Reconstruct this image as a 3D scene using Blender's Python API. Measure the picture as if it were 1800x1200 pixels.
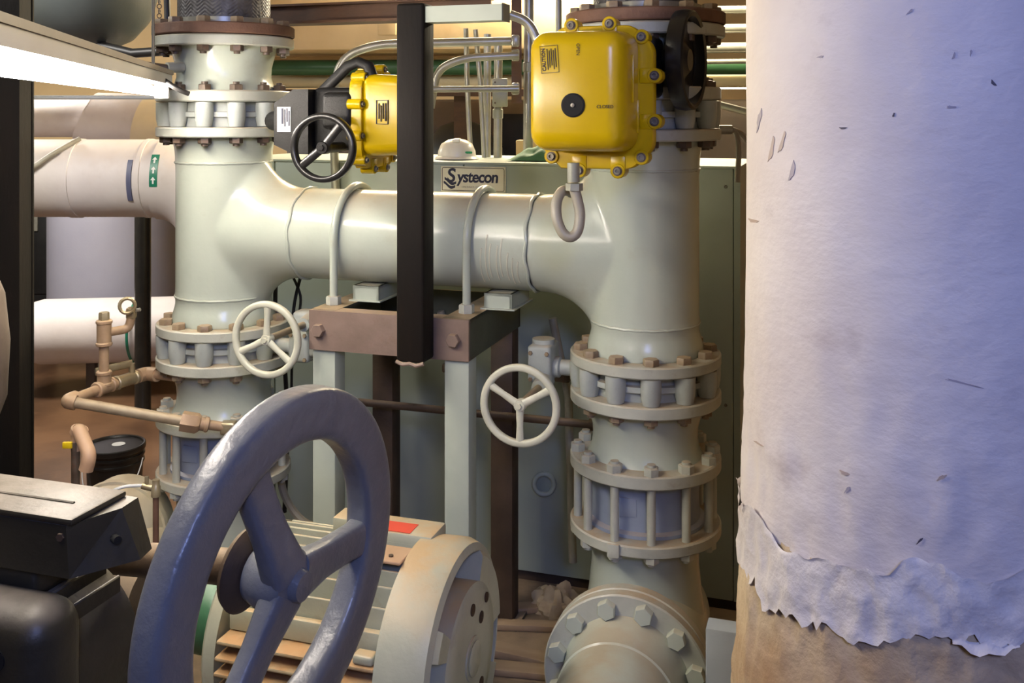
import bpy, bmesh, math, random
from mathutils import Vector, Matrix, noise
random.seed(7)
PI = math.pi
sin, cos, rad = math.sin, math.cos, math.radians
for o in list(bpy.data.objects):
    bpy.data.objects.remove(o)
SC = bpy.context.scene
COL = SC.collection

# ------------------------------------------------------------------ camera
HCAM, FPX, YH = 2.0, 1750.0, 200.0
cam_d = bpy.data.cameras.new('camera')
cam_d.sensor_width = 36.0
cam_d.lens = 36.0 * FPX / 1800.0
cam_d.shift_y = -(600.0 - YH) / 1800.0
cam_d.clip_start = 0.05
cam = bpy.data.objects.new('camera', cam_d)
cam.location = (0, 0, HCAM)
cam.rotation_euler = (rad(90), 0, 0)
COL.objects.link(cam)
SC.camera = cam

# ------------------------------------------------------------------ world, lights, exposure
W = bpy.data.worlds.new('world')
SC.world = W
W.use_nodes = True
W.node_tree.nodes['Background'].inputs[0].default_value = (1.0, 0.9, 0.75, 1)
W.node_tree.nodes['Background'].inputs[1].default_value = 0.035
vs = SC.view_settings
vs.view_transform = 'Standard'
vs.look = 'None'
vs.gamma = 1.0
vs.use_curve_mapping = False
vs.exposure = 0.0

WARM = (1.0, 0.92, 0.74)
COOL = (0.34, 0.44, 1.0)


def area(name, loc, target, sx, sy, energy, color):
    l = bpy.data.lights.new(name, 'AREA')
    l.shape = 'RECTANGLE'
    l.size, l.size_y = sx, sy
    l.energy = energy
    l.color = color
    o = bpy.data.objects.new(name, l)
    o.location = loc
    d = Vector(target) - Vector(loc)
    o.rotation_euler = d.to_track_quat('-Z', 'Y').to_euler()
    COL.objects.link(o)
    return o


TUBE_STRENGTH = 122.0
BACK_TUBE = 30.0
# room's warm ceiling fluorescents, added left fills, and the cool lamp over the photographer's aisle
area('aisle_fluorescent', (-1.45, 1.35, 3.15), (-0.8, 2.7, 0.8), 0.2, 1.2, 20, WARM)
area('cool_aisle_lamp', (0.30, -1.3, 2.95), (0.5, 2.4, 1.4), 0.5, 0.5, 50, COOL)
area('back_fluorescent', (0.1, 5.3, 2.95), (0.0, 5.0, 0.0), 2.4, 0.3, 220, (1.0, 0.86, 0.60))
area('far_left_fill', (-2.4, 3.2, 2.85), (-2.3, 5.2, 1.4), 1.2, 0.3, 46, (1.0, 0.96, 0.90))  # unseen fill lamp, added to brighten the white pipes at left
area('rear_left_fill', (-3.6, 5.9, 2.9), (-2.9, 7.3, 0.4), 1.2, 0.3, 130, (1.0, 0.96, 0.90))  # second unseen fill, added to light the low pipe and tank


# ------------------------------------------------------------------ helpers
def lin(c):
    def f(x):
        x /= 255.0
        return x / 12.92 if x <= 0.04045 else ((x + 0.055) / 1.055) ** 2.4
    return (f(c[0]), f(c[1]), f(c[2]), 1)


MATS = {}


def mat(name, c1, c2=None, rough=0.5, metal=0.0, scale=6.0, dust=0.0, dustc=(176, 150, 116), rust=0.0,
        rustc=(110, 62, 34), bump=0.06, bscale=70.0, stretch=(1, 1, 1), spot=0.0, spotc=(60, 50, 48), spotscale=9.0,
        emit=None, spec=0.5):
    m = bpy.data.materials.new(name)
    m.use_nodes = True
    nt = m.node_tree
    N, Lk = nt.nodes, nt.links
    b = N['Principled BSDF']
    b.inputs['Roughness'].default_value = rough
    b.inputs['Metallic'].default_value = metal
    b.inputs['Specular IOR Level'].default_value = spec
    tc = N.new('ShaderNodeTexCoord')
    mp = N.new('ShaderNodeMapping')
    mp.inputs['Scale'].default_value = stretch
    Lk.new(tc.outputs['Object'], mp.inputs['Vector'])

    def noise_n(sc, det=4, ro=0.55):
        n = N.new('ShaderNodeTexNoise')
        n.inputs['Scale'].default_value = sc
        n.inputs['Detail'].default_value = det
        n.inputs['Roughness'].default_value = ro
        Lk.new(mp.outputs[0], n.inputs['Vector'])
        return n

    def ramp(src, a, bb):
        r = N.new('ShaderNodeMapRange')
        r.inputs['From Min'].default_value = a
        r.inputs['From Max'].default_value = bb
        r.clamp = True
        Lk.new(src, r.inputs['Value'])
        return r.outputs[0]

    def mix(fac, ca, cb):
        x = N.new('ShaderNodeMix')
        x.data_type = 'RGBA'
        if isinstance(fac, float):
            x.inputs[0].default_value = fac
        else:
            Lk.new(fac, x.inputs[0])
        for i, c in ((6, ca), (7, cb)):
            if isinstance(c, tuple):
                x.inputs[i].default_value = c
            else:
                Lk.new(c, x.inputs[i])
        return x.outputs[2]

    def mul(a, k):
        x = N.new('ShaderNodeMath')
        x.operation = 'MULTIPLY'
        Lk.new(a, x.inputs[0])
        if isinstance(k, float):
            x.inputs[1].default_value = k
        else:
            Lk.new(k, x.inputs[1])
        return x.outputs[0]

    if c2 is None:
        c2 = tuple(int(v * 0.86) for v in c1)
    col = mix(ramp(noise_n(scale).outputs[0], 0.35, 0.68), lin(c1), lin(c2))
    if spot > 0:
        col = mix(mul(ramp(noise_n(spotscale, 6, 0.65).outputs[0], 0.60, 0.74), spot), col, lin(spotc))
    if rust > 0:
        col = mix(mul(ramp(noise_n(scale * 2.3 + 3, 6, 0.7).outputs[0], 0.62 - rust * 0.25, 0.74), min(1.0, rust * 2)), col, lin(rustc))
    if dust > 0:
        g = N.new('ShaderNodeNewGeometry')
        sx = N.new('ShaderNodeSeparateXYZ')
        Lk.new(g.outputs['Normal'], sx.inputs[0])
        up = ramp(sx.outputs[2], 0.45, 0.95)
        dn = ramp(noise_n(scale * 1.5 + 2, 5).outputs[0], 0.25, 0.6)
        col = mix(mul(mul(up, dn), dust), col, lin(dustc))
    Lk.new(col, b.inputs['Base Color'])
    if bump > 0:
        bp = N.new('ShaderNodeBump')
        bp.inputs['Strength'].default_value = bump
        bp.inputs['Distance'].default_value = 0.01
        Lk.new(noise_n(bscale, 5).outputs[0], bp.inputs['Height'])
        Lk.new(bp.outputs[0], b.inputs['Normal'])
    if emit:
        b.inputs['Emission Color'].default_value = (*emit[0], 1)
        b.inputs['Emission Strength'].default_value = emit[1]
    MATS[name] = m
    return m


mat('pipe_paint', (188, 195, 180), (177, 185, 171), 0.22, scale=3, dust=0.6, bump=0.05, spot=0.3, spotc=(158, 146, 124), spotscale=4)
mat('flange_paint', (186, 188, 174), (168, 170, 158), 0.42, scale=9, dust=0.8, rust=0.14, rustc=(130, 92, 62), bump=0.12)
mat('valve_paint', (178, 183, 176), (160, 166, 160), 0.42, scale=9, dust=0.6, rust=0.10, bump=0.1)
mat('blue_body', (150, 160, 176), (138, 148, 166), 0.45, scale=8, dust=0.5, rust=0.06)
mat('bolt_dirty', (150, 134, 108), (120, 100, 78), 0.5, scale=20, dust=0.6, rust=0.3)
mat('bolt_dark', (74, 60, 48), (104, 90, 76), 0.5, scale=22, rust=0.35)
mat('rust_flange', (116, 84, 66), (92, 66, 52), 0.7, scale=10, bump=0.2)
mat('braid', (112, 110, 110), (84, 82, 82), 0.5, metal=0.5, scale=30, bump=0.05)
mat('black_steel', (14, 12, 10), (24, 18, 13), 0.68, scale=7, stretch=(1, 1, 0.25), bump=0.12, rust=0.12, rustc=(54, 34, 20), spec=0.2)
mat('black_pipe', (34, 33, 31), (44, 42, 38), 0.22, scale=8)
mat('brown_beam', (98, 66, 40), (76, 52, 34), 0.6, scale=8, stretch=(1, 1, 3), bump=0.1)
mat('stand_front', (140, 120, 108), (120, 102, 90), 0.5, scale=9, rust=0.16, rustc=(110, 74, 52), dust=0.6, bump=0.1)
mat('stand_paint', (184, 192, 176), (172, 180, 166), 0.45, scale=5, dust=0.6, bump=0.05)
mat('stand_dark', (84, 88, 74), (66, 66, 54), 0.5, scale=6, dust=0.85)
mat('panel_paint', (162, 172, 160), (150, 160, 150), 0.38, scale=2.2, bump=0.03, spot=0.12, spotc=(120, 118, 100))
mat('plate_cream', (226, 220, 190), (216, 208, 176), 0.45, scale=8, bump=0.02)
mat('ink_navy', (38, 38, 62), (32, 32, 54), 0.6, bump=0)
mat('ink_dark', (44, 24, 14), (40, 22, 12), 0.6, bump=0)
mat('ink_grey', (150, 142, 120), (150, 142, 120), 0.6, bump=0)
mat('yellow_paint', (204, 172, 6), (188, 156, 4), 0.26, scale=3, bump=0.03, spot=0.25, spotc=(120, 92, 24), spotscale=4)
mat('black_cast', (18, 18, 18), (27, 26, 25), 0.5, spec=0.3, scale=10, bump=0.12, bscale=160)
mat('black_plastic', (26, 25, 25), (34, 34, 34), 0.28, bump=0.02)
mat('screw_steel', (150, 146, 136), (110, 104, 96), 0.35, metal=0.7, scale=30)
mat('galv', (170, 168, 156), (150, 148, 136), 0.34, metal=0.55, scale=12, bump=0.04)
mat('galv_box', (158, 158, 142), (144, 144, 130), 0.45, metal=0.2, scale=12)
mat('grey_hose', (160, 154, 138), (146, 140, 124), 0.42, scale=10, dust=0.3)
mat('handwheel_white', (206, 206, 186), (190, 190, 170), 0.4, scale=9, bump=0.1, rust=0.06, dust=0.3)
mat('handwheel_blue', (116, 118, 122), (106, 108, 112), 0.30, scale=7, bump=0.22, bscale=45, spot=0.25, spotc=(78, 82, 92), spotscale=12)
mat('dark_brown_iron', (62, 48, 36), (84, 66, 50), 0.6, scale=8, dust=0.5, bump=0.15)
mat('motor_paint', (182, 184, 164), (168, 170, 152), 0.45, scale=7, dust=0.75, dustc=(196, 160, 112), rust=0.12, rustc=(150, 104, 58), bump=0.1)
mat('motor_fin_dirty', (190, 178, 146), (164, 132, 92), 0.6, scale=9, dust=0.9, dustc=(184, 140, 92), rust=0.3, rustc=(128, 84, 44), bump=0.15)
mat('motor_inside', (84, 60, 34), (58, 42, 26), 0.8, scale=10)
mat('sticker_red', (214, 84, 62), (206, 76, 56), 0.5, bump=0)
mat('plate_tan', (190, 156, 126), (172, 138, 108), 0.5, scale=9, dust=0.4)
mat('dark_motor', (58, 52, 38), (44, 40, 30), 0.45, scale=6, dust=0.55, dustc=(150, 140, 128), bump=0.1)
mat('dark_hole', (10, 9, 8), (12, 11, 9), 0.8, bump=0)
mat('pump_brown', (104, 92, 78), (84, 72, 60), 0.65, scale=6, dust=0.5, bump=0.15)
mat('coupling_green', (70, 118, 84), (60, 104, 74), 0.35, scale=12)
mat('rubber_black', (22, 21, 20), (30, 29, 27), 0.5)
mat('cream_cast', (206, 198, 172), (186, 176, 148), 0.5, scale=8, dust=0.5, bump=0.08)
mat('copper_dirty', (178, 150, 120), (152, 126, 98), 0.5, metal=0.15, scale=14, dust=0.6, rust=0.2, rustc=(150, 88, 50))
mat('galv_dirty', (168, 154, 128), (140, 124, 100), 0.5, metal=0.2, scale=14, stretch=(1, 1, 1), dust=0.5, rust=0.2)
mat('brass', (172, 160, 130), (146, 130, 100), 0.35, metal=0.5, scale=14)
mat('bucket_black', (24, 23, 22), (30, 29, 28), 0.3, bump=0.02)
mat('white_paper', (226, 226, 222), (212, 212, 206), 0.6)
mat('wire_white', (220, 222, 220), (210, 212, 210), 0.4, bump=0)
mat('wire_black', (30, 29, 28), (36, 35, 34), 0.45, bump=0)
mat('valve_yellow', (230, 196, 30), (224, 188, 24), 0.4, bump=0)
mat('insul_white', (214, 206, 200), (200, 190, 184), 0.55, scale=3, bump=0.12, bscale=18, spot=0.22, spotc=(168, 146, 124), spotscale=3)
mat('insul_cream', (220, 204, 168), (208, 190, 152), 0.6, scale=4, bump=0.1, bscale=20)
mat('tank_lilac', (148, 146, 156), (140, 138, 150), 0.5, scale=2)
mat('jacket', (224, 216, 212), (212, 202, 198), 0.62, scale=3, bump=0.3, bscale=22, stretch=(1, 1, 1.6), spot=0.35, spotc=(150, 130, 128), spotscale=5)
mat('torn_wrap', (228, 222, 218), (204, 196, 194), 0.6, scale=7, bump=0.8, bscale=18, spot=0.6, spotc=(164, 136, 108), spotscale=7)
mat('old_insul', (216, 198, 166), (160, 126, 90), 0.8, scale=3, bump=0.8, bscale=20, spot=0.7, spotc=(96, 68, 44), spotscale=5)
mat('scuff_grey', (160, 152, 160), (170, 160, 166), 0.6, bump=0)
mat('scuff_tan', (176, 154, 140), (186, 168, 156), 0.6, bump=0)
mat('scuff_dark', (78, 72, 84), (90, 84, 94), 0.6, bump=0)
mat('fixture_white', (228, 226, 224), (218, 216, 214), 0.4, scale=4, bump=0)
mat('fixture_lip', (150, 134, 116), (134, 118, 102), 0.5, scale=5, bump=0.03)
mat('tube_glow', (255, 255, 255), (255, 255, 255), 0.4, bump=0, emit=((1.0, 0.90, 0.78), TUBE_STRENGTH))
mat('tube_glow_back', (255, 255, 255), (255, 255, 255), 0.4, bump=0, emit=((1.0, 0.88, 0.66), BACK_TUBE))
mat('duct_dark', (84, 88, 86), (70, 76, 76), 0.45, scale=3, spot=0.2, spotc=(60, 60, 54), spotscale=3)
mat('duct_cream', (222, 196, 150), (206, 178, 130), 0.65, scale=3, bump=0.12, bscale=14, spot=0.2, spotc=(160, 120, 74), spotscale=5)
mat('green_pipe', (62, 104, 66), (52, 88, 58), 0.35, scale=3)
mat('tape_green', (26, 118, 90), (22, 106, 80), 0.4, bump=0)
mat('tape_slate', (92, 94, 120), (84, 86, 110), 0.5, bump=0)
mat('wall_warm', (204, 178, 132), (186, 158, 114), 0.8, scale=1.2)
mat('wall_dark', (96, 84, 70), (80, 70, 60), 0.8, scale=1.5)
mat('ceiling_paint', (198, 184, 158), (184, 168, 140), 0.85, scale=1.5)
mat('floor_concrete', (112, 82, 58), (66, 46, 34), 0.3, scale=1.6, bump=0.06, bscale=20, spot=0.5, spotc=(146, 112, 82), spotscale=1.3)
mat('skid_steel', (104, 90, 72), (84, 72, 58), 0.7, scale=5, dust=0.6, bump=0.15)
mat('plank', (166, 142, 112), (138, 112, 84), 0.7, scale=6, stretch=(1, 5, 1), dust=0.4)
mat('rag', (186, 168, 132), (140, 116, 84), 0.85, scale=9)
mat('hat_white', (236, 230, 214), (226, 220, 204), 0.3, bump=0)
mat('hat_green', (30, 160, 90), (30, 150, 84), 0.4, bump=0)
mat('green_cloth', (96, 150, 116), (70, 120, 92), 0.6)
mat('cardboard', (196, 170, 122), (182, 154, 108), 0.7)
mat('block_grey', (168, 176, 184), (158, 166, 174), 0.5, scale=6)


class MB:
    def __init__(s):
        s.v, s.f = [], []

    def add(s, vs, fs, M=None):
        k = len(s.v)
        s.v += [tuple(M @ Vector(p)) if M is not None else tuple(p) for p in vs]
        s.f += [tuple(i + k for i in f) for f in fs]
        return s

    def box(s, x0, x1, y0, y1, z0, z1, M=None):
        return s.add([(x0, y0, z0), (x1, y0, z0), (x1, y1, z0), (x0, y1, z0), (x0, y0, z1), (x1, y0, z1), (x1, y1, z1), (x0, y1, z1)],
                     [(0, 3, 2, 1), (4, 5, 6, 7), (0, 1, 5, 4), (1, 2, 6, 5), (2, 3, 7, 6), (3, 0, 4, 7)], M)

    def rbox(s, c, size, r=0.01, seg=3, M=None, taper=None):
        bm = bmesh.new()
        bmesh.ops.create_cube(bm, size=1.0)
        for v in bm.verts:
            t = 1.0
            if taper and v.co.y < 0:
                t = taper
            v.co = Vector((v.co.x * size[0] * t, v.co.y * size[1], v.co.z * size[2] * t))
        bmesh.ops.bevel(bm, geom=list(bm.edges), offset=r, segments=seg, profile=0.5, affect='EDGES', clamp_overlap=True)
        bm.verts.index_update()
        vs = [v.co + Vector(c) for v in bm.verts]
        fs = [[v.index for v in f.verts] for f in bm.faces]
        bm.free()
        return s.add(vs, fs, M)

    def lathe(s, prof, n=48, M=None, a0=0.0, a1=2 * PI, closed=False):
        full = abs(a1 - a0 - 2 * PI) < 1e-6
        k = n if full else n + 1
        vs, fs = [], []
        for (r, z) in prof:
            for i in range(k):
                a = a0 + (a1 - a0) * i / n
                vs.append((r * cos(a), r * sin(a), z))
        m = len(prof)
        rows = m if closed else m - 1
        for j in range(rows):
            jj = (j + 1) % m
            for i in range(n):
                ii = (i + 1) % k
                fs.append((j * k + i, j * k + ii, jj * k + ii, jj * k + i))
        if not full and closed:
            fs.append(tuple(j * k for j in range(m)))
            fs.append(tuple(j * k + n for j in reversed(range(m))))
        return s.add(vs, fs, M)

    def cyl(s, p0, p1, r0, r1=None, n=24, caps=True):
        r1 = r0 if r1 is None else r1
        M = frame(p0, Vector(p1) - Vector(p0))
        L = (Vector(p1) - Vector(p0)).length
        prof = [(r0, 0), (r1, L)]
        if caps:
            prof = [(0.0005, 0)] + prof + [(0.0005, L)]
        return s.lathe(prof, n, M)

    def tube(s, pts, r, n=12, closed=False, caps=True, rfun=None, ry=None, up=None, sq=1.0):
        P = [Vector(p) for p in pts]
        m = len(P)
        T = []
        for i in range(m):
            if closed:
                t = P[(i + 1) % m] - P[i - 1]
            else:
                t = P[min(i + 1, m - 1)] - P[max(i - 1, 0)]
            T.append(t.normalized())
        ref = Vector(up) if up else (Vector((0, 0, 1)) if abs(T[0].z) < 0.9 else Vector((1, 0, 0)))
        nx = (ref - T[0] * ref.dot(T[0])).normalized()
        vs, fs = [], []
        for i in range(m):
            if up:
                nx = Vector(up)
            nx = (nx - T[i] * nx.dot(T[i])).normalized()
            ny = T[i].cross(nx)
            rr = rfun(i / (m - 1)) if rfun else r
            r2 = (ry if ry else r) * (rr / r)
            for j in range(n):
                a = 2 * PI * j / n
                ca, sa = cos(a), sin(a)
                vs.append(P[i] + nx * (rr * math.copysign(abs(ca) ** sq, ca)) + ny * (r2 * math.copysign(abs(sa) ** sq, sa)))
        for i in range(m if closed else m - 1):
            ii = (i + 1) % m
            for j in range(n):
                jj = (j + 1) % n
                fs.append((i * n + j, i * n + jj, ii * n + jj, ii * n + j))
        if caps and not closed:
            fs.append(tuple(reversed(range(n))))
            fs.append(tuple(range((m - 1) * n, m * n)))
        return s.add(vs, fs)

    def hexp(s, p, axis, r, h, top=0.82):
        M = frame(p, axis)
        return s.lathe([(0.0005, 0), (r, 0), (r, h * 0.85), (r * top + r * 0.08, h), (0.0005, h)], 6, M)

    def build(s, name, m, parent=None, smooth=38, col=True):
        me = bpy.data.meshes.new(name)
        me.from_pydata([tuple(p) for p in s.v], [], s.f)
        me.update()
        bm = bmesh.new()
        bm.from_mesh(me)
        bmesh.ops.recalc_face_normals(bm, faces=bm.faces)
        bm.to_mesh(me)
        bm.free()
        if smooth:
            for p in me.polygons:
                p.use_smooth = True
            me.set_sharp_from_angle(angle=rad(smooth))
        me.materials.append(MATS[m])
        o = bpy.data.objects.new(name, me)
        COL.objects.link(o)
        if parent is not None:
            o.parent = parent
        return o


def frame(p, axis):
    z = Vector(axis).normalized()
    ref = Vector((0, 0, 1)) if abs(z.z) < 0.9 else Vector((1, 0, 0))
    x = ref.cross(z).normalized()
    y = z.cross(x)
    M = Matrix((x, y, z)).transposed().to_4x4()
    M.translation = Vector(p)
    return M


def fillet(pts, r, seg=8):
    P = [Vector(p) for p in pts]
    out = [P[0]]
    for i in range(1, len(P) - 1):
        a, b, c = P[i - 1], P[i], P[i + 1]
        d1, d2 = (a - b).normalized(), (c - b).normalized()
        rr = min(r, (a - b).length * 0.48, (c - b).length * 0.48)
        s, e = b + d1 * rr, b + d2 * rr
        for k in range(seg + 1):
            t = k / seg
            out.append(s * (1 - t) ** 2 + b * 2 * t * (1 - t) + e * t * t)
    out.append(P[-1])
    return out


AL = rad(17.7)
CA, SA = cos(AL), sin(AL)
RX, RY = 0.401, 3.0


def RK(u, v, z=0.0):
    return Vector((RX + u * CA + v * SA, RY - u * SA + v * CA, z))


def PX(x, y, d):
    return Vector(((x - 900) * d / FPX, d, HCAM - (y - YH) * d / FPX))


def PL(x, y, d, root):
    """pixel and depth -> the local frame of a thing (roots turn about z only)"""
    p = PX(x, y, d) - root.location
    a = -root.rotation_euler.z
    return Vector((p.x * cos(a) - p.y * sin(a), p.x * sin(a) + p.y * cos(a), p.z))


def tag(o, label=None, cat=None, group=None, kind=None):
    if label: o['label'] = label
    if cat: o['category'] = cat
    if group: o['group'] = group
    if kind: o['kind'] = kind
    return o


def thing(name, label, cat, loc=(0, 0, 0), rz=0.0, group=None):
    o = bpy.data.objects.new(name, None)
    o.empty_display_size = 0.1
    COL.objects.link(o)
    o.location = loc
    o.rotation_euler = (0, 0, rz)
    return tag(o, label, cat, group)


def rack(name, label, cat, u=0.0, v=0.0, z=0.0, group=None, rz=0.0):
    return thing(name, label, cat, RK(u, v, z), -AL + rz, group)


def copies(name, mesh, parent, mats4):
    out = []
    for i, M in enumerate(mats4):
        o = bpy.data.objects.new(name, mesh)
        COL.objects.link(o)
        o.parent = parent
        o.matrix_local = M
        out.append(o)
    return out


PROTO = {}


def bolt_mesh(kind, m):
    key = (kind, m)
    if key not in PROTO:
        b = MB()
        if kind == 'head':
            b.hexp((0, 0, 0), (0, 0, 1), 0.0235, 0.019)
        elif kind == 'nut':
            b.lathe([(0.023, -0.001), (0.023, 0.020), (0.019, 0.023), (0.012, 0.023)], 6)
            b.cyl((0, 0, 0), (0, 0, 0.030), 0.0125, n=12)
        elif kind == 'under':
            b.lathe([(0.022, -0.001), (0.022, 0.018), (0.017, 0.020), (0.011, 0.020)], 6)
            b.cyl((0, 0, 0), (0, 0, 0.028), 0.011, n=10)
        o = b.build('bolt', m)
        PROTO[key] = o.data
        bpy.data.objects.remove(o)
    return PROTO[key]


def bolts(parent, z, up, kind='head', m='bolt_dirty', n=12, rc=0.192, phase=0.0, name=None, M0=None):
    ms = []
    for i in range(n):
        a = 2 * PI * (i + 0.5) / n + phase
        Mx = Matrix.Translation((rc * cos(a), rc * sin(a), z)) @ Matrix.Rotation(random.uniform(0, PI / 3), 4, 'Z')
        if up < 0:
            Mx = Mx @ Matrix.Rotation(PI, 4, 'X')
        if M0 is not None:
            Mx = M0 @ Mx
        ms.append(Mx)
    return copies(name or ('nut' if kind != 'head' else 'bolt'), bolt_mesh(kind, m), parent, ms)


def flange(parent, z0, z1, R=0.225, rin=0.15, m='flange_paint', M=None, n=64, name='flange'):
    b = MB()
    e = 0.004
    b.lathe([(rin, z0), (R - e, z0), (R, z0 + e), (R, z1 - e), (R - e, z1), (rin, z1)], n, M, closed=True)
    return b.build(name, m, parent)


def text_mesh(parent, body, size, M, m, name='lettering', shear=0.0, offset=0.0, align='CENTER', spacing=1.0, extrude=0.0006):
    cu = bpy.data.curves.new(name, 'FONT')
    cu.body = body
    cu.size = size
    cu.shear = shear
    cu.offset = offset
    cu.extrude = extrude
    cu.space_character = spacing
    cu.align_x = align
    cu.align_y = 'CENTER'
    t = bpy.data.objects.new(name, cu)
    COL.objects.link(t)
    dg = bpy.context.evaluated_depsgraph_get()
    me = bpy.data.meshes.new_from_object(t.evaluated_get(dg))
    bpy.data.objects.remove(t)
    me.materials.clear()
    me.materials.append(MATS[m])
    o = bpy.data.objects.new(name, me)
    COL.objects.link(o)
    o.parent = parent
    o.matrix_local = M
    return o


# face on a -v (local -y) surface: text x -> +x, y -> +z, normal -> -y
FRONT = Matrix(((1, 0, 0, 0), (0, 0, -1, 0), (0, 1, 0, 0), (0, 0, 0, 1)))


def struct(o):
    o['kind'] = 'structure'
    return o


# ------------------------------------------------------------------ room
struct(MB().box(-5, 4.5, -2.5, 9.2, -0.1, 0.0).build('floor', 'floor_concrete', smooth=0))
struct(MB().box(-5, 4.5, -2.5, 9.2, 3.3, 3.4).build('ceiling', 'ceiling_paint', smooth=0))
struct(MB().box(-5, 4.5, 9.2, 9.3, 0, 3.3).build('wall_back', 'wall_warm', smooth=0))
struct(MB().box(-5.1, -5, -2.5, 9.2, 0, 3.3).build('wall_left', 'wall_dark', smooth=0))
struct(MB().box(4.5, 4.6, -2.5, 9.2, 0, 3.3).build('wall_right', 'wall_warm', smooth=0))
struct(MB().box(-5, 4.5, -2.6, -2.5, 0, 3.3).build('wall_front', 'wall_dark', smooth=0))


# ------------------------------------------------------------------ skid
ULEFT = -1.466
sk = rack('equipment_skid', 'low dirty steel skid base under the pumps and stand', 'skid base', 0, 0, 0)
MB().box(-1.50, -0.27, -1.35, 0.50, 0.27, 0.30).build('deck', 'skid_steel', sk, 0)
MB().box(-0.27, 0.9, 0.25, 0.50, 0.27, 0.30).build('deck', 'skid_steel', sk, 0)
for (xa, xb, yy) in ((-1.50, -0.27, -1.35), (-1.50, -0.27, -0.4), (-1.50, 0.9, 0.42)):
    MB().box(xa, xb, yy, yy + 0.08, 0, 0.27).build('rail', 'skid_steel', sk, 0)

# ------------------------------------------------------------------ big grey pipe header
hd = rack('pipe_header', 'large grey painted header pipe joining two vertical tees', 'pipe')
RR, RC = 0.161, 0.150


def riser_lathe():
    p = [(0.0005, 1.286), (0.176, 1.286), (0.172, 1.315), (RR, 1.352), (RR, 1.372), (RR + .004, 1.377), (RR + .004, 1.383), (RR, 1.388)]
    p += [(RR, 1.42 + i * 0.04) for i in range(10)]
    p += [(RR, 1.828), (RR + .003, 1.832), (RR + .003, 1.838), (RR, 1.842), (RR + 0.004, 1.885), (0.172, 1.915), (0.174, 1.930), (0.0005, 1.930)]
    return p


def blend(o, vox=0.007, it=14):
    rm = o.modifiers.new('union', 'REMESH')
    rm.mode = 'VOXEL'
    rm.voxel_size = vox
    rm.use_smooth_shade = True
    sm = o.modifiers.new('soften', 'SMOOTH')
    sm.factor = 0.5
    sm.iterations = it
    dg = bpy.context.evaluated_depsgraph_get()
    me = bpy.data.meshes.new_from_object(o.evaluated_get(dg))
    o.modifiers.clear()
    o.data = me
    for p in me.polygons:
        p.use_smooth = True


def branch(b, u0, sgn, zc=1.6, n=72):
    """branch collar that sweeps into the riser wall: every generator ends on the riser surface"""
    Rf = 0.15
    st = 16
    vs, fs = [], []
    for i in range(-1, st + 1):
        th = PI / 2 * max(0, i) / st
        for j in range(n):
            a = 2 * PI * j / n
            v = RC * cos(a)
            us = math.sqrt(max(0.0, RR * RR - v * v)) - 0.012
            x = 0.335 if i < 0 else 0.315 + (us - 0.315) * sin(th)
            az = RC + Rf * (1 - cos(th)) * abs(sin(a)) ** 1.5
            vs.append((u0 + sgn * x, v, zc + az * sin(a)))
    for i in range(st + 1):
        for j in range(n):
            fs.append((i * n + j, i * n + (j + 1) % n, (i + 1) * n + (j + 1) % n, (i + 1) * n + j))
    fs.append(tuple(range(n)))
    fs.append(tuple(reversed(range((st + 1) * n, (st + 2) * n))))
    b.add(vs, fs)


for (u0, sg, nm) in ((0.0, -1, 'tee'), (ULEFT, 1, 'tee')):
    b = MB().lathe(riser_lathe(), 72, Matrix.Translation((u0, 0, 0)))
    branch(b, u0, sg)
    t = b.build('tee', 'pipe_paint', hd, 50)
    blend(t)
    for zz in (1.380, 1.835):
        MB().tube([(u0 + (RR + 0.0005) * cos(2 * PI * i / 64), (RR + 0.0005) * sin(2 * PI * i / 64), zz + 0.0008 * sin(i * 2.3)) for i in range(64)], 0.0045, 8, closed=True).build('weld_bead', 'pipe_paint', t)
    w = MB()
    pts = []
    for i in range(48):
        a = 2 * PI * i / 48
        k = RC + 0.001 + 0.0012 * sin(i * 2.7)
        pts.append((u0 + sg * (0.333 + 0.003 * sin(i * 1.3)), k * cos(a), 1.6 + k * sin(a)))
    w.tube(pts, 0.0055, 8, closed=True)
    w.build('weld_bead', 'pipe_paint', t)
    T = Matrix.Translation((u0, 0, 0))
    fl = flange(hd, 1.256, 1.290, M=T)
    bolts(fl, 1.290, 1, 'head', 'bolt_dirty', M0=T)
    fu = flange(hd, 1.922, 1.956, M=T)
    bolts(fu, 1.922, -1, 'under', 'bolt_dark', M0=T)
cb = MB().cyl((-0.333, 0, 1.6), (ULEFT + 0.333, 0, 1.6), RC, n=72, caps=False)
cb.build('cross_pipe', 'pipe_paint', hd)
# dried drip runs of paint on the front of the cross pipe
for (uu, a0, a1) in ((-0.405, 10, -38), (-0.418, 2, -44), (-0.440, 4, -40), (-0.452, 14, -46), (-0.470, -2, -50), (-0.386, -6, -44), (-0.372, -12, -50), (-0.356, -16, -48)):
    q = []
    for i in range(12):
        a = rad(a0 + (a1 - a0) * i / 11)
        q.append((uu - 0.02 * (i / 11) + 0.014 * (i / 11) ** 2, -(RC + 0.0005) * cos(a), 1.6 + (RC + 0.0005) * sin(a)))
    MB().tube(q, 0.0026, 8, ry=0.0007, up=(1, 0, 0)).build('paint_drip', 'handwheel_white', hd)


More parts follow.
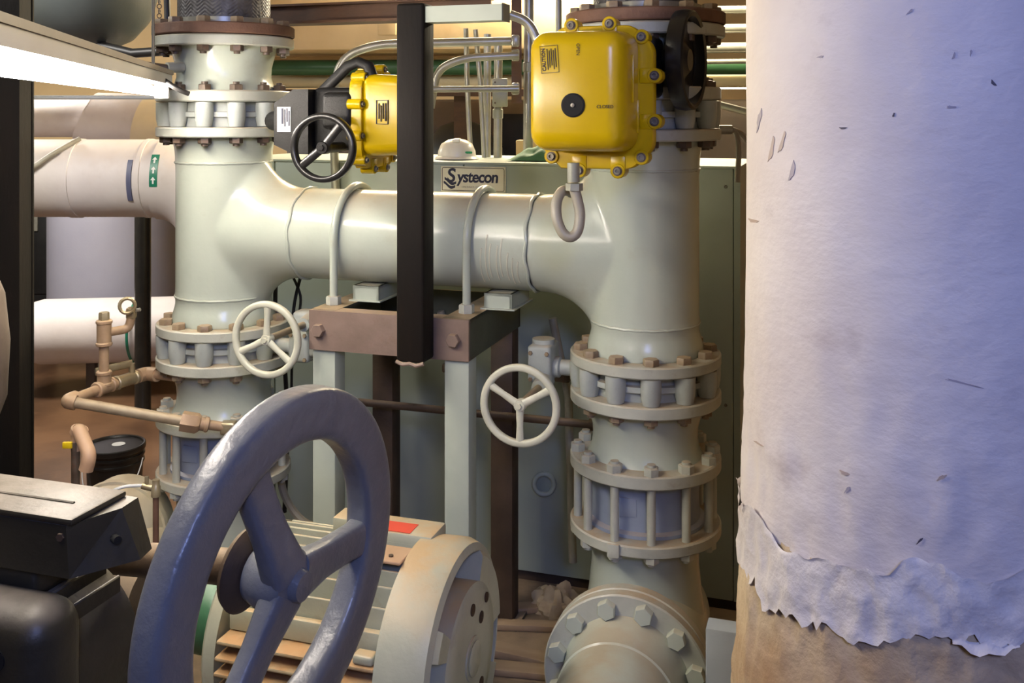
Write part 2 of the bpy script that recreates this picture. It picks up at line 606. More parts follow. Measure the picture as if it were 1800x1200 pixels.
# ------------------------------------------------------------------ butterfly valves
def valve_body(th, z0, z1, m='valve_paint'):
    zc, h = (z0 + z1) / 2, (z1 - z0)
    b = MB().lathe([(0.15, z0), (0.172, z0), (0.172, zc - 0.010), (0.190, zc - 0.008), (0.190, zc + 0.008), (0.172, zc + 0.010), (0.172, z1), (0.15, z1)], 64, closed=True)
    bd = b.build('valve_body', m, th)
    lg = MB().lathe([(0.0005, -h / 2 + .001), (0.024, -h / 2 + .001), (0.029, -h * 0.2), (0.030, h * 0.1), (0.030, h / 2 - .001), (0.0005, h / 2 - .001)], 16)
    lo = lg.build('lug', m)
    me = lo.data
    bpy.data.objects.remove(lo)
    ms = []
    for i in range(12):
        a = 2 * PI * (i + 0.5) / 12
        ms.append(Matrix.Translation((0.196 * cos(a), 0.196 * sin(a), zc)))
    copies('lug', me, bd, ms)
    return bd


def wheel_parts(parent, M, R, w, t, spokes, hub_r, hub_h, m, sp_w=0.016, name='handwheel'):
    """flat-rimmed cast handwheel; M: local z = axis towards the operator"""
    prof = []
    for k in range(14):
        a = 2 * PI * k / 14
        ca, sa = cos(a), sin(a)
        prof.append((R - w / 2 + w / 2 * math.copysign(abs(ca) ** 0.7, ca), t / 2 * math.copysign(abs(sa) ** 0.7, sa)))
    rim = MB().lathe(prof, 64, M, closed=True).build(name, m, parent)
    for a in spokes:
        a = rad(a)
        d = Vector((cos(a), sin(a), 0))
        pts = [d * (hub_r * 0.3), d * (hub_r * 1.1), d * (R * 0.5), d * (R - w * 1.3), d * (R - w * 0.5)]
        def rf(tt):
            return sp_w * (0.5 + 0.18 * abs(tt - 0.5) * 2)
        sb = MB().tube(pts, sp_w * 0.5, 12, rfun=rf, ry=sp_w * 0.36, up=(-sin(a), cos(a), 0))
        sb.v = [tuple(M @ Vector(p)) for p in sb.v]
        sb.build('spoke', m, rim)
    hb = MB().lathe([(0.0005, -hub_h), (hub_r, -hub_h), (hub_r, hub_h * 0.3), (hub_r * 0.86, hub_h * 0.5), (0.0005, hub_h * 0.5)], 28, M)
    hb.build('hub', m, rim)
    MB().hexp(M @ Vector((0, 0, hub_h * 0.5)), M.to_3x3() @ Vector((0, 0, 1)), hub_r * 0.5, hub_h * 0.35).build('hub_nut', m, rim)
    return rim


def lower_valve(u0, sg, label, wu, wv, wz, spokes):
    th = rack('butterfly_valve', label, 'valve', u0)
    valve_body(th, 1.178, 1.256)
    zc = 1.217
    MB().lathe([(0.0005, 0), (0.030, 0), (0.030, 0.03), (0.024, 0.04), (0.024, 0.09), (0.032, 0.095), (0.032, 0.115), (0.0005, 0.115)], 20,
               frame((sg * 0.17, 0, zc), (sg, 0, 0))).build('stem_neck', 'valve_paint', th)
    g = MB().rbox((sg * 0.318, 0.0, zc + 0.015), (0.075, 0.11, 0.115), 0.012, 3)
    g.cyl((sg * 0.318, 0, zc + 0.06), (sg * 0.318, 0, zc + 0.085), 0.035, n=20)
    gb = g.build('gearbox', 'valve_paint', th)
    for (dx, dz) in ((-.026, -.03), (.026, -.03), (-.026, .05), (.026, .05)):
        MB().hexp((sg * 0.318 + dx, -0.055, zc + dz), (0, -1, 0), 0.007, 0.006).build('bolt', 'bolt_dirty', gb)
    MB().cyl((wu, wv, wz), (wu, -0.02, wz), 0.011, n=14).build('input_shaft', 'galv_dirty', th)
    MB().lathe([(0.0005, 0), (0.026, 0), (0.030, 0.05), (0.022, 0.09), (0.0005, 0.09)], 20, frame((wu, -0.03, wz), (0, -1, 0))).build('shaft_boss', 'valve_paint', th)
    if abs(wu - sg * 0.318) > 0.05 or abs(wz - zc) > 0.06:
        MB().rbox(((wu + sg * 0.318) / 2, -0.01, (wz + zc) / 2), (abs(wu - sg * 0.318) + 0.06, 0.07, abs(wz - zc) + 0.05), 0.015).build('worm_housing', 'valve_paint', th)
    M = Matrix.Translation((wu, wv, wz)) @ FRONT
    wheel_parts(th, M, 0.117, 0.021, 0.020, spokes, 0.017, 0.018, 'handwheel_white', 0.019)
    return th


lower_valve(0.0, -1, 'grey lug butterfly valve with cream three-spoke handwheel, below the right tee', -0.30, -0.306, 1.180, (150, 30, 270))
lower_valve(ULEFT, 1, 'grey lug butterfly valve with cream three-spoke handwheel, below the left tee', 0.375, -0.34, 1.318, (88, 205, 322))


# ------------------------------------------------------------------ spools, check valves, upper spools
def stack(u0, side):
    # spool under the lower valve
    sp = rack('spool_piece', 'short grey flanged spool between butterfly and check valve, %s riser' % side, 'pipe', u0, group='flanged spools')
    MB().lathe([(0.15, 1.143), (0.172, 1.142), (0.166, 1.10), (0.158, 1.07), (0.156, 1.04), (0.160, 1.01), (0.172, 0.985), (0.15, 0.984)], 64).build('barrel', 'pipe_paint', sp)
    f = flange(sp, 1.142, 1.178)
    bolts(f, 1.142, -1, 'under', 'bolt_dirty')
    flange(sp, 0.947, 0.985)
    # check valve with long studs
    cv = rack('check_valve', 'grey wafer check valve caged by long studs on the %s riser' % side, 'valve', u0, group='wafer check valves')
    MB().lathe([(0.15, 0.790), (0.178, 0.790), (0.178, 0.800), (0.163, 0.806), (0.160, 0.87), (0.163, 0.93), (0.180, 0.936), (0.180, 0.946), (0.15, 0.946)], 64, closed=True).build('valve_body', 'blue_body', cv)
    MB().rbox((-0.025, -0.157, 0.872), (0.06, 0.012, 0.055), 0.004, 2).build('cast_pad', 'blue_body', cv)
    st = MB().cyl((0, 0, 0.770), (0, 0, 0.985), 0.0125, n=14).build('stud', 'flange_paint')
    me = st.data
    bpy.data.objects.remove(st)
    for i in range(12):
        a = 2 * PI * (i + 0.5) / 12
        s_ = copies('stud', me, cv, [Matrix.Translation((0.202 * cos(a), 0.202 * sin(a), 0))])[0]
        copies('nut', bolt_mesh('nut', 'flange_paint'), s_, [Matrix.Translation((0, 0, 0.985)) @ Matrix.Rotation(random.uniform(0, 1), 4, 'Z')])
        copies('nut', bolt_mesh('under', 'flange_paint'), s_, [Matrix.Translation((0, 0, 0.758)) @ Matrix.Rotation(PI, 4, 'X')])
    # upper valve body
    # upper spool
    us = rack('upper_spool_piece', 'waisted grey spool with two flanges above the %s actuated valve' % side, 'pipe', u0, group='upper spools')
    MB().lathe([(0.15, 2.077), (0.176, 2.078), (0.166, 2.10), (0.158, 2.125), (0.160, 2.16), (0.168, 2.19), (0.178, 2.226), (0.15, 2.226)], 64).build('barrel', 'pipe_paint', us)
    f = flange(us, 2.040, 2.078)
    bolts(f, 2.078, 1, 'under', 'bolt_dark')
    f2 = flange(us, 2.225, 2.260, R=0.236)
    bolts(f2, 2.225, -1, 'under', 'bolt_dark', rc=0.205)
    # braided connector
    fx = rack('flexible_connector', 'braided steel flexible connector with rusty flange on the %s riser' % side, 'pipe connector', u0, group='braided connectors')
    f3 = flange(fx, 2.263, 2.300, R=0.238, rin=0.14, m='rust_flange')
    bolts(f3, 2.300, 1, 'head', 'bolt_dirty', rc=0.205)
    b = MB()
    nc, per, nz = 36, 8, 130
    n = nc * per
    vs_, fs_ = [], []
    for j in range(nz):
        z = 2.300 + 0.0032 * j
        for i in range(n):
            c, fr = divmod(i, per)
            t = fr / per
            s_ = t if c % 2 == 0 else 1 - t
            ph = (z / 0.0125 + s_ * 1.7) % 1.0
            r = 0.150 + 0.005 * min(1.0, 2.2 * abs(sin(PI * ph)))
            a = 2 * PI * i / n
            vs_.append((r * cos(a), r * sin(a), z))
    for j in range(nz - 1):
        for i in range(n):
            fs_.append((j * n + i, j * n + (i + 1) % n, (j + 1) * n + (i + 1) % n, (j + 1) * n + i))
    b.add(vs_, fs_)
    b.build('braid', 'braid', fx, 60)
    MB().lathe([(0.15, 2.300), (0.168, 2.300), (0.168, 2.322), (0.15, 2.322)], 48).build('ferrule', 'galv', fx)


stack(0.0, 'right')
stack(ULEFT, 'left')
# tap nipple on the left upper spool
tn = rack('tap_nipple', 'short rusty capped pipe nipple on left upper spool', 'pipe', ULEFT, group=None)
MB().cyl((-0.06, -0.15, 2.155), (-0.085, -0.20, 2.152), 0.018, n=14).build('boss', 'flange_paint', tn)
MB().tube([(-0.085, -0.20, 2.152), (-0.13, -0.245, 2.16), (-0.20, -0.26, 2.163)], 0.011, 10).build('nipple', 'bolt_dark', tn)

# lower pipe, right: down to an elbow whose flange faces the aisle
lp = rack('suction_elbow', 'grey elbow at the foot of the right riser with flange facing the aisle', 'pipe')
f4 = flange(lp, 0.756, 0.789, name='flange')
MB().lathe([(0.15, 0.757), (0.166, 0.757), (0.160, 0.72), (0.160, 0.66), (0.168, 0.58), (0.184, 0.48), (0.186, 0.40), (0.15, 0.32), (0.02, 0.29)], 64).build('barrel', 'pipe_paint', lp)
MH = frame((0, 0, 0.455), (0, -1, 0))
MB().lathe([(0.02, -0.20), (0.13, -0.19), (0.18, -0.12), (0.190, 0.0), (0.188, 0.12), (0.180, 0.20), (0.178, 0.235)], 64, MH).build('elbow_body', 'pipe_paint', lp)
fe = flange(lp, 0.225, 0.262, R=0.232, M=MH)
fr_ = rack('inlet_pipe', 'grey flanged pipe end pointing at the viewer, bottom of the photo', 'pipe')
fe2 = flange(fr_, 0.264, 0.300, R=0.232, M=MH)
bolts(fe2, 0.300, 1, 'head', 'pipe_paint', rc=0.197, M0=MH)
for o in fe2.children:
    o.scale = (1.15, 1.15, 1.2)
MB().lathe([(0.15, 0.299), (0.176, 0.300), (0.166, 0.34), (0.161, 0.40), (0.161, 0.41), (0.165, 0.415), (0.165, 0.421), (0.161, 0.426), (0.161, 1.3)], 64, MH).build('barrel', 'pipe_paint', fr_)
# foot cleat under the front flange of flange 4
MB().rbox((-0.05, -0.226, 0.772), (0.035, 0.012, 0.038), 0.003, 2).build('flange_tab', 'flange_paint', lp)

# lower pipe, left
ll = rack('discharge_pipe', 'grey tapering pipe at the foot of the left riser behind the big handwheel', 'pipe', ULEFT)
f5 = flange(ll, 0.756, 0.789)
MB().lathe([(0.15, 0.757), (0.170, 0.757), (0.158, 0.72), (0.158, 0.62), (0.185, 0.45), (0.20, 0.30)], 64).build('barrel', 'pipe_paint', ll)


# ------------------------------------------------------------------ yellow actuators
def actuator(root):
    """local frame: -y is the cover side, origin at the base plate centre"""
    w, h = 0.300, 0.375
    b = MB()
    out = []
    ch = 0.055
    poly = [(-w / 2 + ch, -h / 2), (w / 2 - ch, -h / 2), (w / 2, -h / 2 + ch), (w / 2, h / 2 - ch), (w / 2 - ch, h / 2), (-w / 2 + ch, h / 2), (-w / 2, h / 2 - ch), (-w / 2, -h / 2 + ch)]
    P = fillet([Vector((p[0], 0, p[1])) for p in (poly + poly[:1])], 0.02, 4)
    # closed loft: plate with slightly bevelled edge
    k = len(P)
    rings = [(1.0, 0.030), (1.0, -0.012), (0.985, -0.016)]
    vs_, fs_ = [], []
    for (s_, y) in rings:
        for p in P:
            vs_.append((p.x * s_, y, p.z * s_))
    for j in range(2):
        for i in range(k - 1):
            fs_.append((j * k + i, j * k + i + 1, (j + 1) * k + i + 1, (j + 1) * k + i))
    fs_.append(tuple(range(2 * k, 3 * k)))
    fs_.append(tuple(reversed(range(k))))
    b.add(vs_, fs_)
    base = b.build('base_plate', 'yellow_paint', root, 40)
    ears = [(-0.066, h / 2 + 0.002), (0.036, h / 2 + 0.004), (-0.045, -h / 2 - 0.004), (0.058, -h / 2 - 0.004), (w / 2 + 0.004, 0.055), (w / 2 + 0.004, -0.063), (-w / 2 - 0.004, 0.055), (-w / 2 - 0.004, -0.063)]
    corners = [(w / 2 - 0.030, h / 2 - 0.032), (w / 2 - 0.030, -h / 2 + 0.032), (-w / 2 + 0.030, -h / 2 + 0.032), (-w / 2 + 0.030, h / 2 - 0.032)]
    for i, (x, z) in enumerate(ears + corners):
        ear = i < len(ears)
        M = frame((x, 0.030, z), (0, -1, 0))
        e = MB().lathe([(0.0005, 0), (0.0195, 0), (0.0195, 0.050), (0.0175, 0.0525), (0.0005, 0.0525)], 20, M)
        if ear:
            inx = -math.copysign(0.02, x) if abs(x) > 0.14 else 0
            inz = -math.copysign(0.02, z) if abs(z) > 0.18 else 0
            e.rbox((x + inx, 0.0045, z + inz), (0.039, 0.049, 0.039), 0.003, 2)
        eo = e.build('bolt_ear', 'yellow_paint', base)
        MB().lathe([(0.0005, 0.051), (0.0125, 0.051), (0.0125, 0.0535), (0.0005, 0.0535)], 16, M).build('washer', 'bolt_dark', base)
        so = MB().lathe([(0.0005, 0.052), (0.0088, 0.052), (0.0088, 0.0595), (0.0050, 0.0595), (0.0045, 0.0545), (0.0005, 0.0545)], 16, M).build('cap_screw', 'screw_steel', base)
    c = MB()
    c.rbox((-0.014, -0.095, 0.014), (0.262, 0.19, 0.315), 0.045, 6, taper=0.93)
    cov = c.build('cover', 'yellow_paint', root, 50)
    # embossed ribs on the cover side
    MB().rbox((0.1135, -0.10, 0.045), (0.006, 0.014, 0.12), 0.002, 2).build('cast_rib', 'yellow_paint', cov)
    MB().rbox((0.1155, -0.045, -0.05), (0.006, 0.014, 0.085), 0.002, 2).build('cast_rib', 'yellow_paint', cov)
    Y = -0.1905
    kb = MB().lathe([(0.030, -0.001), (0.030, 0.002), (0.026, 0.004), (0.0005, 0.004)], 32, frame((-0.018, Y, -0.022), (0, -1, 0))).build('indicator_window', 'dark_hole', cov, 20)
    MB().lathe([(0.0050, 0.003), (0.0050, 0.007), (0.0005, 0.0075)], 14, frame((-0.018, Y, -0.022), (0, -1, 0))).build('indicator_screw', 'screw_steel', kb)
    # caution label: frame and print
    Ml = Matrix.Translation((-0.078, Y - 0.0006, 0.092)) @ FRONT @ Matrix.Rotation(rad(4), 4, 'Z')
    lb = MB()
    hw, hh, t = 0.023, 0.034, 0.0012
    for (x0, x1, y0, y1) in ((-hw, hw, hh - t, hh), (-hw, hw, -hh, -hh + t), (-hw, -hw + t, -hh, hh), (hw - t, hw, -hh, hh)):
        lb.box(x0, x1, y0, y1, 0, 0.0008, Ml)
    for k_ in range(5):
        x = -0.006 + k_ * 0.0052
        y1 = 0.026 - 0.004 * (k_ % 2)
        lb.box(x, x + 0.0022, -0.026 + 0.005 * (k_ % 3), y1, 0, 0.0006, Ml)
    lab = lb.build('label_print', 'ink_dark', cov, 0)
    text_mesh(lab, 'CAUTION', 0.0125, Ml @ Matrix.Translation((-0.0145, 0, 0)) @ Matrix.Rotation(PI / 2, 4, 'Z'), 'ink_dark', offset=0.0004)
    text_mesh(cov, 'CLOSED', 0.0115, Matrix.Translation((0.062, Y - 0.0003, -0.026)) @ FRONT, 'ink_dark')
    text_mesh(cov, 'OPEN', 0.0115, Matrix.Translation((-0.006, Y - 0.0003, 0.115)) @ FRONT @ Matrix.Rotation(-PI / 2, 4, 'Z'), 'ink_dark')
    return base, cov


# right
ar = rack('valve_actuator', 'big yellow electric actuator with round black indicator and caution label', 'actuator', -0.052, -0.416, 2.043)
actuator(ar)
g = MB().rbox((0.03, 0.075, 0.02), (0.20, 0.10, 0.25), 0.02)
g.rbox((0.09, 0.165, 0.085), (0.10, 0.12, 0.17), 0.02)
g.build('gear_housing', 'black_cast', ar)
g = MB().lathe([(0.0005, 0), (0.05, 0), (0.05, 0.06), (0.04, 0.08), (0.04, 0.20), (0.0005, 0.20)], 24, frame((0.05, 0.10, -0.045), (0, 1, 0)))
g.build('stem_bracket', 'valve_paint', ar)
Mw = frame((0.205, 0.195, 0.105), (1, -0.13, 0))
wh = MB().lathe([(0.121, -0.02), (0.137, -0.02), (0.140, 0.0), (0.137, 0.022), (0.131, 0.026), (0.121, 0.022)], 56, Mw, closed=True).build('handwheel', 'black_plastic', ar)
MB().lathe([(0.0005, -0.018), (0.122, -0.018), (0.122, -0.008), (0.05, -0.004), (0.03, 0.012), (0.0005, 0.012)], 48, Mw).build('wheel_disc', 'black_plastic', wh)
MB().cyl(Mw @ Vector((0, 0, -0.10)), Mw @ Vector((0, 0, 0)), 0.03, n=20).build('wheel_shaft', 'black_cast', ar)
# drain conduit loop under the right actuator
lpz = thing('flexible_conduit', 'grey flexible conduit looped under the big yellow actuator', 'conduit', PX(1008, 300, 2.52))
MB().cyl((0, 0, 0.02), (0, 0, -0.028), 0.0155, n=20).build('connector', 'galv_box', lpz)
MB().lathe([(0.0005, 0), (0.022, 0), (0.022, 0.018), (0.0005, 0.018)], 6, Matrix.Translation((0.002, 0, -0.050))).build('compression_nut', 'galv_box', lpz)
cps = [(0.002, 0, -0.045), (0.010, -0.002, -0.075), (0.016, -0.005, -0.11), (0.010, -0.01, -0.15), (-0.008, -0.014, -0.166), (-0.028, -0.012, -0.155), (-0.042, -0.004, -0.12), (-0.042, 0.01, -0.08), (-0.028, 0.028, -0.055), (-0.008, 0.05, -0.055), (0.0, 0.08, -0.06), (0.01, 0.16, -0.03)]


def smooth_path(pts, sub=6):
    P = [Vector(p) for p in pts]
    out = []
    for i in range(len(P) - 1):
        p0, p1, p2, p3 = P[max(i - 1, 0)], P[i], P[i + 1], P[min(i + 2, len(P) - 1)]
        for k in range(sub):
            t = k / sub
            out.append(0.5 * ((2 * p1) + (-p0 + p2) * t + (2 * p0 - 5 * p1 + 4 * p2 - p3) * t * t + (-p0 + 3 * p1 - 3 * p2 + p3) * t ** 3))
    out.append(P[-1])
    return out


MB().tube(smooth_path(cps), 0.0135, 14).build('hose', 'grey_hose', lpz)
# right upper valve
vr = rack('actuated_valve', 'grey lug valve body behind the big yellow actuator', 'valve')
valve_body(vr, 1.957, 2.039)

# left upper valve and actuator (cover looks along the header)
vl = rack('actuated_valve', 'grey lug valve body beside the black gearbox on the left riser', 'valve', ULEFT)
valve_body(vl, 1.957, 2.039)
al = rack('valve_actuator', 'yellow electric actuator with black gearbox and handwheel, partly hidden by steel post', 'actuator', ULEFT + 0.650, -0.160, 1.985, rz=PI / 2)
al.scale = (0.84, 0.84, 0.80)
bp_, cv_ = actuator(al)
# al local frame: x = +v ... -y = +u ; build the gearbox in it (x -> v, y -> -u)
def LU(u, v, z):
    """rack offsets from this actuator's origin -> its local frame"""
    return (v, -u, z)
ly = MB()
for (y0_, y1_, z0_, z1_) in ((-0.118, -0.116, -0.02, 0.07), (-0.074, -0.072, -0.02, 0.07), (-0.118, -0.072, 0.068, 0.07), (-0.118, -0.072, -0.02, -0.018), (-0.110, -0.106, -0.008, 0.058), (-0.100, -0.097, 0.0, 0.058), (-0.092, -0.089, -0.01, 0.05), (-0.084, -0.081, 0.0, 0.058)):
    ly.box(-0.1462, -0.136, y0_, y1_, z0_, z1_)
ly.build('side_label_print', 'ink_dark', cv_, 0)
gb = MB()
# wedge gear case: polygon in u (x) and z, extruded over v
cs = [(-0.33, -0.10), (-0.33, 0.06), (-0.25, 0.112), (-0.19, 0.112), (-0.19, -0.135), (-0.25, -0.135)]
vs_ = [LU(u, -0.16, z) for (u, z) in cs] + [LU(u, 0.10, z) for (u, z) in cs]
k = len(cs)
gb.add(vs_, [tuple(range(k)), tuple(reversed(range(k, 2 * k)))] + [(i, (i + 1) % k, k + (i + 1) % k, k + i) for i in range(k)])
go = gb.build('gearbox', 'black_cast', al, 30)
lb = MB()
lb.add([LU(-0.30, -0.162, -0.05), LU(-0.26, -0.162, -0.05), LU(-0.26, -0.162, 0.045), LU(-0.30, -0.162, 0.045), LU(-0.325, -0.159, -0.05), LU(-0.285, -0.159, -0.05), LU(-0.285, -0.159, 0.045), LU(-0.325, -0.159, 0.045)],
       [(0, 1, 2, 3), (4, 7, 6, 5), (0, 4, 5, 1), (1, 5, 6, 2), (2, 6, 7, 3), (3, 7, 4, 0)])
lbo = lb.build('label_plate', 'white_paper', go, 0)
for (ua, ub, za, zb) in ((-.297, -.289, -.02, .040), (-.286, -.281, -.03, .036), (-.277, -.272, -.012, .040), (-.268, -.263, -.028, .030)):
    q = MB()
    q.add([LU(ua, -0.1635, za), LU(ub, -0.1635, za), LU(ub, -0.1635, zb), LU(ua, -0.1635, zb), LU(ua, -0.161, za), LU(ub, -0.161, za), LU(ub, -0.161, zb), LU(ua, -0.161, zb)],
          [(0, 1, 2, 3), (4, 7, 6, 5), (0, 4, 5, 1), (1, 5, 6, 2), (2, 6, 7, 3), (3, 7, 4, 0)])
    q.build('print_line', 'ink_navy', lbo, 0)
mb = MB()
mb.rbox(LU(-0.11, -0.02, 0.0), (0.20, 0.17, 0.24), 0.02)
mb.rbox(LU(-0.08, -0.10, 0.03), (0.12, 0.12, 0.14), 0.02)
mb.build('gear_housing', 'black_cast', al)
# declutch lever arm over the top
MB().tube([LU(-0.18, -0.08, 0.10), LU(-0.06, -0.10, 0.20), LU(-0.02, -0.10, 0.215), LU(0.02, -0.10, 0.20), LU(0.05, -0.10, 0.12)], 0.022, 14, ry=0.016).build('lever', 'black_cast', al)
MB().cyl(LU(-0.33, -0.05, -0.01), LU(-0.46, 0.06, -0.01), 0.04, n=20).build('stem_bracket', 'black_cast', al)
hu, hv, hz = -0.075, -0.26, -0.105
Mw = frame(LU(hu, hv, hz), LU(-0.03, -1, 0))
wl = wheel_parts(al, Mw, 0.128, 0.024, 0.03, (), 0.024, 0.022, 'black_plastic', name='handwheel')
# two-arm black wheel: find the arm angles in the wheel's own frame
for (du, dz) in ((-0.78, -0.62), (0.62, 0.78)):
    tip = Vector(LU(hu + du * 0.116, hv, hz + dz * 0.116))
    c0 = Vector(LU(hu, hv, hz))
    MB().tube([c0, c0.lerp(tip, 0.5), tip], 0.016, 10, ry=0.008).build('spoke', 'black_plastic', wl)
MB().cyl(LU(hu, hv, hz), LU(hu, -0.10, hz), 0.018, n=16).build('wheel_shaft', 'black_cast', al)

# ------------------------------------------------------------------ pipe stand with hanger post
sd = rack('pipe_stand', 'steel pipe stand with brown front beam and pale green legs', 'stand', -0.73, 0, 0)
ZT = 1.400
ul, ur = -0.26, 0.26
fb = MB()
fb.box(ul, ur, -0.262, -0.250, ZT - 0.121, ZT)
fb.box(ul, ur, -0.250, -0.205, ZT - 0.010, ZT)
fb.box(ul, ur, -0.250, -0.205, ZT - 0.121, ZT - 0.111)
fbo = fb.build('front_beam', 'stand_front', sd, 0)
for x in (-0.225, 0.215):
    MB().hexp((x, -0.262, ZT - 0.060), (0, -1, 0), 0.021, 0.018).build('bolt', 'stand_front', fbo)
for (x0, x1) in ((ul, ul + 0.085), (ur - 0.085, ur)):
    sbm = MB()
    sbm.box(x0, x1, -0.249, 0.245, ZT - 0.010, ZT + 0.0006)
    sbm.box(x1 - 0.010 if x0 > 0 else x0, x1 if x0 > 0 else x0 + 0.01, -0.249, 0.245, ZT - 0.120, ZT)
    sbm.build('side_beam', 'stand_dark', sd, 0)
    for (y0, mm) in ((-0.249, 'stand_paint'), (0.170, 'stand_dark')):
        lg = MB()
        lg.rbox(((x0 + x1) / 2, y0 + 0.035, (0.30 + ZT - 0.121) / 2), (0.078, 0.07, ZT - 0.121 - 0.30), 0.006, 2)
        lg.build('leg', 'stand_paint' if y0 < 0 else 'dark_brown_iron', sd)  # rear legs darker brown than the front pair
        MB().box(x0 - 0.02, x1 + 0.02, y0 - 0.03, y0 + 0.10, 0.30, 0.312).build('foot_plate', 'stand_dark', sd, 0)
MB().box(ul, ur, 0.235, 0.245, ZT - 0.12, ZT - 0.01).build('rear_beam', 'stand_dark', sd, 0)

pt = rack('steel_post', 'black rusty square steel post standing in front of the pipe', 'post', -0.618, -0.307, 0)
h = MB()
h.rbox((0, 0, (1.285 + 2.318) / 2), (0.086, 0.082, 2.318 - 1.285), 0.009, 3)
h.build('post_tube', 'black_steel', pt)
MB().tube([(-0.042, -0.041, 1.287), (-0.02, -0.044, 1.280), (0.0, -0.043, 1.284), (0.02, -0.044, 1.279), (0.043, -0.041, 1.286)], 0.006, 8).build('weld_bead', 'stand_front', pt)
stt = MB()
stt.box(0.044, 0.275, -0.03, 0.03, 2.262, 2.308)
sto = stt.build('cross_arm', 'stand_paint', pt, 0)
MB().box(0.275, 0.279, -0.031, 0.031, 2.260, 2.310).build('end_cap', 'black_plastic', sto, 0)
bb = rack('support_beam', 'brown painted steel beam running behind the flanges at top left', 'beam', -1.12, 0.32, 0)
m_ = MB().box(-0.52, 0.52, -0.03, 0.03, 2.400, 2.408)
m_.box(-0.52, 0.52, -0.004, 0.004, 2.34, 2.40)
m_.box(-0.52, 0.52, -0.05, 0.05, 2.332, 2.342)
m_.build('web_and_flanges', 'brown_beam', bb, 0)

# U-bolts and saddles
for (uu, lab) in ((-0.958, 'left of the steel post'), (-0.512, 'right of the steel post')):
    ub = rack('u_bolt', 'grey steel U-bolt clamping the header pipe, %s' % lab, 'bolt', uu, 0, 0, group='pipe clamps')
    ra = RC + 0.014
    pts = [(0, -ra, ZT - 0.012), (0, -ra, 1.50)] + [(0, -ra * cos(rad(t)), 1.6 + ra * sin(rad(t))) for t in range(0, 181, 9)] + [(0, ra, 1.50), (0, ra, ZT - 0.012)]
    MB().tube(pts, 0.0125, 14).build('rod', 'pipe_paint', ub)
    for s_ in (-1, 1):
        MB().hexp((0, s_ * ra, ZT + 0.001), (0, 0, 1), 0.024, 0.026).build('nut', 'flange_paint', ub)
    sa = rack('pipe_saddle', 'small grey channel saddle under the header, %s' % lab, 'bracket', uu + 0.075, 0, 0, group='pipe saddles')
    q = MB()
    q.box(-0.045, 0.045, -0.09, 0.09, ZT + 0.042, ZT + 0.050)
    q.box(-0.045, -0.037, -0.09, 0.09, ZT, ZT + 0.050)
    q.box(0.037, 0.045, -0.09, 0.09, ZT, ZT + 0.050)
    q.box(-0.045, 0.045, -0.09, -0.082, ZT + 0.004, ZT + 0.050)
    q.box(-0.055, 0.055, -0.10, 0.10, ZT + 0.0008, ZT + 0.005)
    q.build('channel', 'stand_paint', sa, 0)

# diagonal braces, rusty rod
for (u0, u1, lb_) in ((-0.60, -0.53, 'right'), (-1.0, -0.93, 'left')):
    br = rack('brace_tube', 'slim grey conduit brace hanging under the stand, %s side' % lb_, 'brace', 0, 0, 0, group='brace tubes')
    MB().tube([(u0 + 0.25, 0.22, 1.32), (u0 + 0.30, 0.24, 1.06), (u0 + 0.31, 0.26, 0.5)], 0.014, 12).build('tube', 'galv', br)
    MB().rbox((u0 + 0.29, 0.215, 1.13), (0.05, 0.05, 0.03), 0.006).build('clamp', 'bolt_dark', br)
rr_ = rack('rusty_pipe', 'thin rusty brown pipe running low behind the stand legs', 'pipe')
MB().tube([(-1.05, 0.12, 1.01), (0.0, 0.12, 1.01)], 0.013, 12).build('pipe', 'dark_brown_iron', rr_)
MB().cyl((-0.20, 0.12, 1.01), (-0.15, 0.12, 1.01), 0.019, n=12).build('coupling', 'dark_brown_iron', rr_)

# ------------------------------------------------------------------ control cabinet
pn = rack('control_cabinet', 'pale green sheet metal cabinet behind the header pipes', 'cabinet', -0.80, 0.5, 0)
ZP = 1.812
x0, x1 = -1.02, 1.017
seams = [x0, -0.77, 0.03, x1]
for i in range(3):
    MB().rbox(((seams[i] + seams[i + 1]) / 2, 0.012, (0.33 + ZP) / 2), (seams[i + 1] - seams[i] - 0.004, 0.024, ZP - 0.33), 0.004, 2).build('front_panel', 'panel_paint', pn)
MB().box(x0, x1, 0.024, 0.60, 0.33, ZP - 0.004).build('body', 'panel_paint', pn, 0)
MB().box(x1, x1 + 0.022, 0.0, 0.60, 0.33, ZP).build('side_panel', 'panel_paint', pn, 0)
MB().box(x0, x1 + 0.022, -0.004, 0.61, ZP, ZP + 0.008).build('top_panel', 'panel_paint', pn, 0)
for (x, z) in ((-0.79, 1.74), (-0.79, 0.6), (0.05, 0.6), (0.99, 1.75), (0.99, 1.0)):
    MB().hexp((x, 0, z), (0, -1, 0), 0.006, 0.005).build('screw', 'screw_steel', pn)
MB().box(x0, x1 + 0.02, 0.03, 0.60, 0.0, 0.33).build('plinth', 'dark_brown_iron', pn, 0)
# lifting ring on the cabinet
lr = MB().lathe([(0.036 + 0.009 * cos(2 * PI * k / 10), 0.009 * sin(2 * PI * k / 10)) for k in range(10)], 28,
                frame((0.345, -0.012, 0.66), (0.25, -1, 0.1)), closed=True)
lr.build('pull_ring', 'panel_paint', pn)
